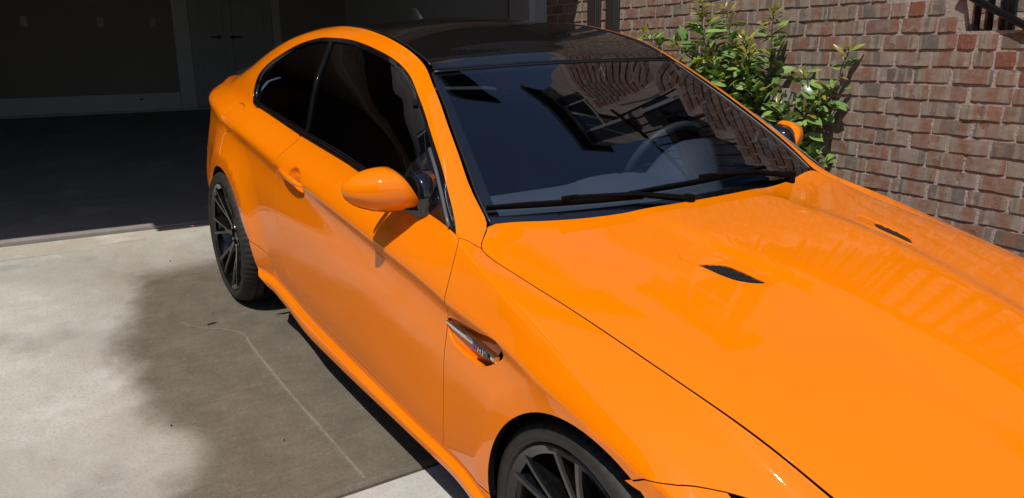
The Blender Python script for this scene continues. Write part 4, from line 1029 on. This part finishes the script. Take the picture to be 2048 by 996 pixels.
gb('front_wall', [(.0, .25, 4.9, 6.5, .2, 3.2), (.0, .25, .1, 4.9, 2.66, 3.2)], M['house'], gar)
gb('jamb', [(.13, .44, -.05, .012, .35, 2.66), (.40, .46, -.5, .0, .35, 2.66)], M['trimw'], gar)
gb('jamb', [(.02, .25, 4.86, 4.9, .35, 2.66)], M['trimw'], gar)
gb('header_trim', [(-.01, .26, .02, 4.86, 2.60, 2.66)], M['trimw'], gar)
gb('garage_door', [(.30, 2.75, .05, 4.85, 2.70, 2.76)], M['doorw'], gar)
gb('door_track', [(.452, .485, -.035, .0, .4, 2.7)], M['grey_strip'], gar)
gb('skirting', [(D-.022, D, 1.80, 5.0, .742, .962)], M['trimw'], gar, bev=.004)
gb('kerb', [(D-.12, D-.024, -.5, 5.0, .55, .757)], M['kerbc'], gar, bev=.01)
gb('door_casing', [(D-.03, D-.001, 1.605, 1.795, .742, 2.9), (D-.03, D-.001, .435, .545, .742, 2.9), (D-.03, D-.001, .545, 1.605, 2.79, 2.9)], M['trimw'], gar, bev=.004)
for k, (v0, v1, hv, sg) in enumerate(((1.078, 1.600, 1.245, 1), (.550, 1.072, 1.075, -1))):
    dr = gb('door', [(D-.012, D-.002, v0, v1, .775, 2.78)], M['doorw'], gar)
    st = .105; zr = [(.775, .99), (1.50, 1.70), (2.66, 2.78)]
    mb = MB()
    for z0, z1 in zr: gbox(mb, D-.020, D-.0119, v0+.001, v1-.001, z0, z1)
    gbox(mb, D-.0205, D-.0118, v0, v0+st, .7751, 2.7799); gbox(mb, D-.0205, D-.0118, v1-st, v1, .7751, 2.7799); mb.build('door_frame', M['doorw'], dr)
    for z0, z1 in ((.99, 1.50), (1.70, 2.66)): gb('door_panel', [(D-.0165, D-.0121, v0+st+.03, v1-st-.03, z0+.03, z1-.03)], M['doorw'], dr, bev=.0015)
    mb = MB(); mb.tube([(D-.021, hv, 1.648), (D-.030, hv, 1.648)], .028, 16); mb.tube([(D-.03, hv, 1.648), (D-.062, hv, 1.648)], .010, 8); mb.tube([(D-.058, hv - .004*sg, 1.648), (D-.060, hv + .06*sg, 1.650), (D-.056, hv + .125*sg, 1.645)], [.011, .009, .007], 8)
    mb.build('handle', M['iron'], dr, angle=40)
for v_ in (3.426, 2.621, 2.029): gb('outlet_plate', [(D-.008, D-.0005, v_-.036, v_+.036, 1.775, 1.895)], M['plate'], gar, bev=.002)
gb('gas_stub', [(D-.04, D-.023, 2.25, 2.285, .88, .905)], M['iron'], gar, bev=.004)
# bay that overhangs the garage door and shades it, with the brick house front above
hs = empty('house', 'brick house front with bay, windows and black shutters above the garage', 'house', GM)
gb('bay', [(-1.13, .26, -.05, 2.62+1.66-.02, 3.02, 3.34), (-.96, .26, 4.262, 6.0, 3.02, 3.34)], M['bronze'], hs)
gb('wall', [(.0, .3, -.05, 7.5, 3.345, 6.6)], M['house'], hs)
gb('eave', [(-.55, .3, -.6, 7.6, 6.6, 6.82)], M['bronze'], hs)
gb('gutter', [(-.66, -.552, -.6, 7.6, 6.66, 6.82)], M['bronze'], hs)
for v_ in (1.1, 3.3, 5.4):
    wf = gb('window', [(-.03, -.001, v_-.55, v_+.55, 4.2, 5.9)], M['trimw'], hs)
    for a in (-.5, .03):
        for zz in (4.26, 5.08): gb('pane', [(-.036, -.0302, v_+a, v_+a+.47, zz, zz+.76)], M['hglass'], wf)
    for sg in (-1, 1):
        sh = gb('shutter', [(-.045, -.001, v_+sg*.76-.17, v_+sg*.76+.17, 4.15, 5.95)], M['shutter'], hs)
# ---------------------------------------------------------------- brick wall along the driveway
WY = 1.381; CH = .0677; H0 = 1.6357; BX0 = -4.118
LEDGE = H0 - 2*CH
wall = MB()
MY = WY - .0048
def wtop(x): return LEDGE - .18*max(0, math.ceil((x + .19)/.29)) if x > -.645 else LEDGE + .18*math.ceil((-.645 - x)/.29) if x > -1.95 else 3.4
steps = [BX0, -1.95] + [-.645 - .29*k for k in range(4, -1, -1)] + [-.19 + .29*k for k in range(0, 7)]
for a_, b_ in zip(steps[:-1], steps[1:]):
    h_ = wtop((a_+b_)/2) - .012; wall.box(((a_+b_)/2, MY + .11, h_/2 - .35), (b_ - a_ - .0004, .22, h_ + .7))
bw = wall.build('brick_wall', M['mortar']); tag(bw, 'weathered tumbled brick wall running along the driveway beside the coupe', 'wall')
def rough_brick(L_, H_, seed, D_=.07):
    r = random.Random(seed); nx, nz = 9, 4; v = []; f = []
    bow = r.uniform(-.0015, .0015); w0 = [r.uniform(-.0020, .0013) for _ in range(4)]; ed = [float(np.interp(i/(nx-1)*3, range(4), w0)) + r.uniform(-.0014, .0014) for i in range(nx)]; et = [r.uniform(-.0014, .0020) for _ in range(nx)]
    def zz(i, j):
        t = j/(nz-1); z = t*H_
        if j == 0: z += ed[i]
        if j == nz-1: z += et[i]
        return z + bow*math.sin(math.pi*i/(nx-1))
    for j in range(nz):
        for i in range(nx):
            x = -L_/2 + L_*i/(nx-1) + (r.uniform(-.0035, .0035) if i in (0, nx-1) else 0)
            edge = (i in (0, nx-1)) + (j in (0, nz-1)); y = -.0100 + .0026*j/(nz-1) + (.0012 if i in (0, nx-1) else 0) + (.0008 if j == nz-1 else 0) + r.uniform(-.0004, .0004)
            if 0 < i < nx-1 and j == 0 and r.random() < .22: y -= .0025
            v.append((x, y, zz(i, j)))
    n0 = len(v)
    for j in range(nz-1):
        for i in range(nx-1): f.append((j*nx+i, j*nx+i+1, (j+1)*nx+i+1, (j+1)*nx+i))
    ring = [i for i in range(nx)] + [(j)*nx+nx-1 for j in range(1, nz)] + [(nz-1)*nx+i for i in range(nx-2, -1, -1)] + [j*nx for j in range(nz-2, 0, -1)]
    for k in ring: x, y, z = v[k]; v.append((x, D_*.5, z))
    m_ = len(ring)
    for k in range(m_): f.append((ring[k], n0+k, n0+(k+1) % m_, ring[(k+1) % m_]))
    return v, f
BL, BH, BG = .164, .0550, .0140
variants = {}
def bmesh_for(kind, k, m):
    key = (kind, k, m.name)
    if key not in variants:
        v, f = rough_brick({'full': BL, 'half': .075}[kind], BH, hash((kind, k)) % 1000 if False else k*7 + len(kind))
        me = bpy.data.meshes.new('brick'); me.from_pydata(v, [], f[::1]); me.update(); me.materials.append(m)
        bm = bmesh.new(); bm.from_mesh(me); bmesh.ops.recalc_face_normals(bm, faces=bm.faces); bm.to_mesh(me); bm.free(); variants[key] = me
    return variants[key]
silx = [-4.2, -3.354, -2.535, -1.825, -1.361, -.848, -.28, .2]; silz = [1.60, 1.59, 1.40, 1.10, .86, .78, .64, .55]
rb = random.Random(11); stuffm = MB(); nb = 0
pit = .1780
reds = [(-.866, 1.599), (-.675, 1.527), (-.606, 1.462), (-.49, 1.39), (-.419, 1.395), (-.434, 1.326), (-.36, 1.326)]
for row in range(-24, 25):
    zb = H0 - row*CH + .005
    x = BX0 - (pit/2 if row % 2 else 0) + rb.uniform(-.012, .012); xmax = -.19 + .29*min(6, math.floor((LEDGE - zb - BH)/.18)) - .004 if zb + BH < LEDGE else -1.955 if zb + BH > wtop(-1.9) else -.652 - .29*max(0, math.ceil((zb + BH - LEDGE)/.18) - 1)
    while x < xmax:
        kind = 'full'; Lk = BL
        xc = x + Lk/2; x += pit + rb.uniform(-.005, .005)
        lo, hi = xc - Lk/2, xc + Lk/2
        if lo < BX0: kind = 'half'; Lk = .075; xc = BX0 + Lk/2 + .004
        if hi > xmax: 
            kind = 'half'; Lk = .075; xc = lo + Lk/2
            if xc + Lk/2 > xmax + .01: continue
        vis = lo < -.20 and zb + BH > float(np.interp(xc, silx, silz)) - .01 and zb < 1.86
        pos = Vector((xc + 0., WY + rb.uniform(-.0012, .0012), zb + rb.uniform(-.0012, .0012))); rz = rb.uniform(-.010, .010); k = rb.randrange(24)
        halves = [(kind, xc, Lk, M['brick_o'])]
        if vis and kind == 'full':
            for rx_, rz_ in reds:
                if abs(rz_ - zb - BH/2) < CH*.5 and abs(xc - rx_) < BL/2:
                    sd = 1 if rx_ > xc else -1; halves = [('half', xc + sd*.0445, .075, M['brick_red']), ('half', xc - sd*.0445, .075, M['brick_o'])]
        for kd, cx_, Lq, mm in halves:
            p_ = Vector((cx_, pos.y, pos.z))
            if vis and nb < 296:
                o = link('brick', bmesh_for(kd, k, mm), None, bw); o.matrix_local = Matrix.Translation(p_) @ Matrix.Rotation(rz, 4, 'Y'); nb += 1
            else:
                v, f = rough_brick(Lq, BH, k*7 + len(kd)); stuffm.add([Vector(q) + p_ for q in v], f)
print('individual bricks', nb)
o = stuffm.build('brick_courses', M['brick_i'], bw); tag(o, kind='stuff')
for k in range(7): MB().box((-.4175 if k == 0 else -.045 + .29*(k-1), WY + .092, LEDGE - .18*k - .004), (.453 if k == 0 else .288, .195, .014)).build('ledge_cap', M['mortar'], bw)
MB().box((-.33, MY + .0565, LEDGE + .35), (.625, .03, .70)).build('stair_face', M['mortar'], bw)
for row in range(2, -4, -1):
    zb = H0 - row*CH + .005
    if zb < LEDGE: continue
    if row % 2:
        o = link('brick', bmesh_for('half', 5, M['brick_o']), None, bw); o.matrix_local = Matrix.Translation((-.600, WY + .0445, zb))
    for i in range(4):
        xx = -.555 + i*pit + (pit/2 if row % 2 else 0)
        o = link('brick', bmesh_for('full', (i*3 + row) % 9, M['brick_o']), None, bw); o.matrix_local = Matrix.Translation((xx, WY + .0445, zb))
# house wall set back behind the stair
back = MB(); back.box((1.9, 2.75, 1.1), (8.2, .2, 4.3)); bh = back.build('house_wall', M['mortar']); tag(bh, 'shaded brick house wall behind the iron stair railing', 'wall')
bk = MB(); 
for row in range(-6, 12):
    zb = H0 - row*CH + .02
    for i in range(14):
        v, f = rough_brick(BL, BH, (row*13 + i*5) % 61); xx = -1.0 + i*pit + (pit/2 if row % 2 else 0); bk.add([Vector(q) + Vector((xx, 2.65 - .004, zb)) for q in v], f)
o = bk.build('brick_courses', M['brick_i'], bh); tag(o, kind='stuff')
for x_ in (-.9, .6, 2.4):
    wf = MB().box((x_, 2.64, 2.4), (1.0, .05, 1.1)).build('window', M['trimw'], bh); MB().box((x_, 2.612, 2.4), (.88, .008, .98)).build('pane', M['hglass'], wf)
MB().box((1.9, 2.55, 3.30), (8.2, .6, .12)).build('eave', M['bronze'], bh); MB().box((1.9, 2.21, 3.30), (8.2, .08, .14)).build('gutter', M['bronze'], bh)
# taller wing of the house at the back, standing on the driveway wall
wg = MB().box((-3.20, 2.85, 3.05), (2.0, .38, 5.9)).build('house', M['house']); tag(wg, 'tall brick house wing rising above the driveway wall beyond the shrub', 'house')
for z_ in (3.3, 5.1):
    wf = MB().box((-2.95, 2.65, z_), (.80, .05, 1.45)).build('window', M['trimw'], wg); MB().box((-2.95, 2.622, z_ + .36), (.70, .006, .62)).build('pane', M['hglass'], wf); MB().box((-2.95, 2.622, z_ - .34), (.70, .006, .62)).build('pane', M['hglass'], wf)
    for s_ in (-1, 1): MB().box((-2.95 + s_*.57, 2.645, z_), (.30, .04, 1.5)).build('shutter', M['shutter'], wg)
MB().box((-3.15, 2.75, 6.06), (2.3, .6, .12)).build('eave', M['bronze'], wg)
# stair treads behind the ledge and the iron railing
stair = MB()
for k in range(-5, 9): stair.box((-.58 + .29*k + .145, 2.1, LEDGE - .18*k - .52), (.289, 1.0, 1.0))
st_ = stair.build('stairs', M['kerbc']); tag(st_, 'concrete stair steps climbing behind the brick wall by the railing', 'stairs')
rl = empty('stair_railing', 'black iron stair railing standing on the ledge of the brick wall', 'railing', Matrix.Identity(4))
RY = WY - .002
def railz(x): return 1.582 - .50*(x + .515)
for x_ in [-.596, -.543, -.486, -.455] + [-.455 + .11*k for k in range(1, 12)] + [-.70 - .11*k for k in range(11)]:
    z0 = wtop(x_) + .001; z1 = railz(x_) + .86; MB().box((x_, RY + .012, (z0 + z1)/2), (.016, .016, z1 - z0)).build('baluster', M['iron'], rl)
a, b_ = -.66, .9
MB().tube([(a, RY - .018, railz(a)), (b_, RY - .018, railz(b_))], .0145, 8).build('lower_rail', M['iron'], rl, smooth=True)
MB().tube([(-1.9, RY - .005, railz(-1.9) + .85), (b_, RY - .005, railz(b_) + .85)], .022, 8).build('handrail', M['iron'], rl, smooth=True)
# two ribbed downspouts
def downspout(x0, x1, label):
    y1_ = WY - .008; dpt = .050; w_ = x1 - x0; prof = []
    n = 5
    for i in range(n*4+1):
        u = i/(n*4); s = .0018*(1 if (i % 4) in (1, 2) else -1); prof.append((x0 + w_*u, y1_ - dpt + s))
    for i in range(1, 10): prof.append((x1 + .004*(1 if (i % 3) == 1 else -1)*.6, y1_ - dpt + dpt*i/9))
    prof += [(x0, y1_)] + [(x0, y1_ - dpt*(9-0)/9*(9-i)/9 - 0) for i in []]
    d = empty('downspout', label, 'downspout', Matrix.Identity(4), 'downspouts on the brick wall')
    MB().loft([[(x, y, -.2) for x, y in prof], [(x, y, 3.0) for x, y in prof]]).build('pipe', M['bronze'], d)
    MB().box(((x0+x1)/2, y1_ - dpt/2 - .002, 2.3), (w_ + .02, dpt + .02, .03)).build('strap', M['bronze'], d)
downspout(-3.428, -3.324, 'dark bronze ribbed downspout nearer the white garage jamb')
downspout(-3.192, -3.092, 'dark bronze ribbed downspout on the shrub side of its pair')
MB
# ---------------------------------------------------------------- shrub against the wall
def leaf_mesh(name, m, ln=.062, wd=.030, curl=.35, fold=.25):
    v = []; f = []; n = 5
    for i in range(n+1):
        t = i/n; h = wd*.5*(math.sin(math.pi*min(1, t*.97+.03))**.75)*(1 - .25*t); z = -curl*ln*t*t*.6
        v += [(t*ln, -h, z + h*fold), (t*ln, 0, z), (t*ln, h, z + h*fold)]
    for i in range(n):
        for j in (0, 1): f.append((i*3+j, i*3+j+1, (i+1)*3+j+1, (i+1)*3+j))
    me = bpy.data.meshes.new(name); me.from_pydata(v, [], f); me.update(); me.polygons.foreach_set('use_smooth', [True]*len(me.polygons)); me.materials.append(m); return me
LM = [leaf_mesh('leaf', M['leaf'], .064, .036, .35, .18), leaf_mesh('leaf', M['leaf'], .074, .040, .5, .2), leaf_mesh('leaf', M['leaf'], .056, .034, .2, .12)]
LN = [leaf_mesh('leaf', M['leaf_new'], .052, .020, .3, .3), leaf_mesh('leaf', M['leaf_new'], .044, .018, .2, .3)]
def plant(name, label, stems, dens_, nbig, seed):
    r = random.Random(seed); root = empty(name, label, 'shrub', Matrix.Translation((stems[0][0][0][0], WY - .12, .3)))
    inv = root.matrix_world.inverted(); sm = MB(); L_ = []
    for st_ in stems:
        pts, off = st_[:2]; df = st_[2] if len(st_) > 2 else 1.0
        p3 = [(x, WY - off*(.6 + .4*i/(len(pts)-1)) - .02, z) for i, (x, z) in enumerate(pts)]
        # smooth and wobble the stem
        q = []
        for i in range(len(p3)-1):
            for k in range(6):
                t = k/6; q.append(Vector(p3[i]).lerp(Vector(p3[i+1]), t) + Vector((r.uniform(-.004, .004), r.uniform(-.006, .006), r.uniform(-.004, .004))))
        q.append(Vector(p3[-1])); sm.tube([inv @ a for a in q], [.0055 - .0035*i/len(q) for i in range(len(q))], 5)
        ln = sum((q[i+1]-q[i]).length for i in range(len(q)-1)); n = int(ln*dens_*df)
        for k in range(n):
            t = (k + r.random())/n; i = min(int(t*(len(q)-1)), len(q)-2); p = q[i].lerp(q[i+1], t*(len(q)-1) - i); d = (q[i+1]-q[i]).normalized()
            side_ = p; ph = r.uniform(0, 2*math.pi)
            # short twig, then a leaf at its end
            lat = d.orthogonal().normalized(); lat.rotate(Matrix.Rotation(ph, 3, d).to_quaternion()); tw = r.uniform(.0, .105)*(1.15 - t*.8)
            if p.y + lat.y*tw > WY - .012: lat.y = -abs(lat.y)
            base = p + lat*tw + d*r.uniform(0, .02)
            if tw > .03: sm.tube([inv @ p, inv @ base], [.0018, .0012], 3, False)
            aim = (lat*1.0 + d*r.uniform(.0, .9) + Vector((0, -.35, r.uniform(-.35, .35)))).normalized()
            L_.append((base, aim, t > .90 or r.random() < .16, r.uniform(.7, 1.45)))
        tip = q[-1]; d = (q[-1]-q[-3]).normalized()
        for k in range(5):
            lat = d.orthogonal().normalized(); lat.rotate(Matrix.Rotation(k*2.4 + r.random(), 3, d).to_quaternion()); L_.append((tip - d*.012*k, (d*(1.4 - .25*k) + lat*.8).normalized(), True, r.uniform(.7, 1.0)))
    r.shuffle(L_); L_.sort(key=lambda q: q[0].y); mass = {}
    for i, (b, aim, new, sc) in enumerate(L_):
        me = r.choice(LN if new else LM); z = Vector((r.uniform(-.5, .5), -.45 + r.uniform(-.4, .4), .8)); yv = z.cross(aim).normalized(); zv = aim.cross(yv); mw = Matrix((aim, yv, zv)).transposed().to_4x4() @ Matrix.Scale(sc, 4); mw.translation = b
        if i < nbig: o = link('leaf', me, None, root); o.matrix_local = inv @ mw
        else:
            mb = mass.setdefault(new, MB()); mb.add([inv @ mw @ v.co for v in me.vertices], [tuple(p.vertices) for p in me.polygons])
    for new, mb in mass.items():
        o = meshpy('foliage', mb.v, mb.f, M['leaf_new'] if new else M['leaf'], root, smooth=True); tag(o, kind='stuff')
    o = sm.build('stem', M['stem'], root, smooth=True); return root
S1 = [([(-1.60, .30), (-1.582, .864), (-1.72, 1.185), (-1.816, 1.437), (-1.872, 1.652)], .14), ([(-1.62, .3), (-1.618, .86), (-1.913, 1.176), (-2.058, 1.464), (-2.082, 1.688)], .13), ([(-1.64, .3), (-1.661, .933), (-2.127, 1.22), (-2.465, 1.439), (-2.561, 1.555)], .16, .42),
      ([(-1.56, .3), (-1.547, .869), (-1.611, 1.191), (-1.566, 1.388), (-1.564, 1.625)], .11), ([(-1.65, .4), (-1.703, .981), (-1.964, 1.306), (-2.14, 1.411), (-2.256, 1.493)], .18, .6), ([(-1.58, .3), (-1.553, .944), (-1.761, 1.235), (-1.634, 1.448)], .17),
      ([(-1.55, .3), (-1.48, .902), (-1.554, 1.145), (-1.662, 1.363)], .20), ([(-1.6, .3), (-1.625, .937), (-1.869, 1.125), (-2.176, 1.301)], .20, .6), ([(-1.6, .4), (-1.66, 1.0), (-1.80, 1.22), (-1.93, 1.42)], .19), ([(-1.6, .4), (-1.60, 1.02), (-1.70, 1.25), (-1.72, 1.50)], .15), ([(-1.62, .5), (-1.75, 1.05), (-1.92, 1.23), (-1.98, 1.38)], .22)]
plant('climbing_shrub', 'large leafy green shrub growing up the brick wall behind the windscreen', S1, 118, 300, 3)
S2 = [([(-1.34, .30), (-1.348, .918), (-1.367, 1.108), (-1.32, 1.275), (-1.352, 1.344)], .10), ([(-1.34, .3), (-1.35, .942), (-1.306, 1.136), (-1.197, 1.257), (-1.126, 1.446)], .06, .75), ([(-1.37, .3), (-1.385, .962), (-1.45, 1.127), (-1.514, 1.269)], .13), ([(-1.33, .3), (-1.329, .895), (-1.276, 1.15), (-1.239, 1.233)], .09), ([(-1.25, .3), (-1.218, .885), (-1.259, .975)], .10), ([(-1.36, .3), (-1.37, .95), (-1.40, 1.10), (-1.43, 1.19)], .17), ([(-1.34, .3), (-1.33, .93), (-1.31, 1.07), (-1.25, 1.16)], .15)]
plant('climbing_shrub', 'smaller leafy shrub beside the far door mirror with one sprig leaning right', S2, 46, 250, 5)
tr = MB().box((-1.449, WY - .12, .85), (.034, .022, .81)).box((-1.449, WY - .139, 1.215), (.155, .016, .034)).build('trellis_stake', M['wood_grey']); tag(tr, 'weathered wooden cross stake standing in front of the shrub', 'stake')
# ---------------------------------------------------------------- small litter on the concrete
def litter(name, label, cat, x, y, ln, wd, a, m, group=None, z=.0):
    v = [(-ln/2, -wd*.3, .001), (-ln*.2, -wd/2, .003), (ln*.3, -wd*.4, .004), (ln/2, 0, .002), (ln*.25, wd/2, .004), (-ln*.3, wd*.45, .003), (0, 0, .007)]
    f = [(i, (i+1) % 6, 6) for i in range(6)] + [(5, 4, 3, 2, 1, 0)]
    o = meshpy(name, v, f, m); o.matrix_world = CARM @ Matrix.Translation((x, y, .002 + z)) @ Matrix.Rotation(a, 4, 'Z'); return tag(o, label, cat, group)
litter('bark_chip', 'dark bark chip lying on the damp concrete beside the pale line', 'bark chip', -2.506, -1.065, .055, .013, 1.75, M['twigm'])
litter('petal', 'pink petal lying on the sandy apron by the rear wheel', 'petal', -4.021, -.807, .030, .020, .4, M['petal'], z=.030)
for x, y, lb_ in ((-2.62, -1.03, 'tiny dark leaf crumb just behind the bark chip on the driveway'), (-1.66, -1.42, 'tiny dark leaf crumb at the edge of the damp patch'), (-1.35, -1.10, 'tiny dark leaf crumb left of the pale line near the slab joint'), (-3.5, -1.05, 'tiny dark leaf crumb on the concrete near the garage apron')):
    litter('leaf_crumb', lb_, 'litter', x, y, .011, .005, R.uniform(0, 3), M['twigm'], 'leaf crumbs on the driveway')
hm = MB(); rh = random.Random(4)
for i in range(1800):
    c = Vector((rh.uniform(-9, 8), rh.uniform(-8.6, -7.4), rh.uniform(-.4, 6.0))); a = rh.uniform(.12, .3); d = Vector((rh.uniform(-1, 1), rh.uniform(-1, 1), rh.uniform(-1, 1))).normalized(); e = d.orthogonal().normalized()*a; f_ = d.cross(e)
    hm.add([c - e - f_, c + e - f_, c + e + f_, c - e + f_], [(0, 1, 2, 3)])
hm.box((-.5, -8.0, 2.6), (17, .8, 6.8))
o = hm.build('hedge', simple('hedge_leaves', (.03, .05, .014), .7)); tag(o, 'tall dark hedge along the open side of the driveway', 'hedge')
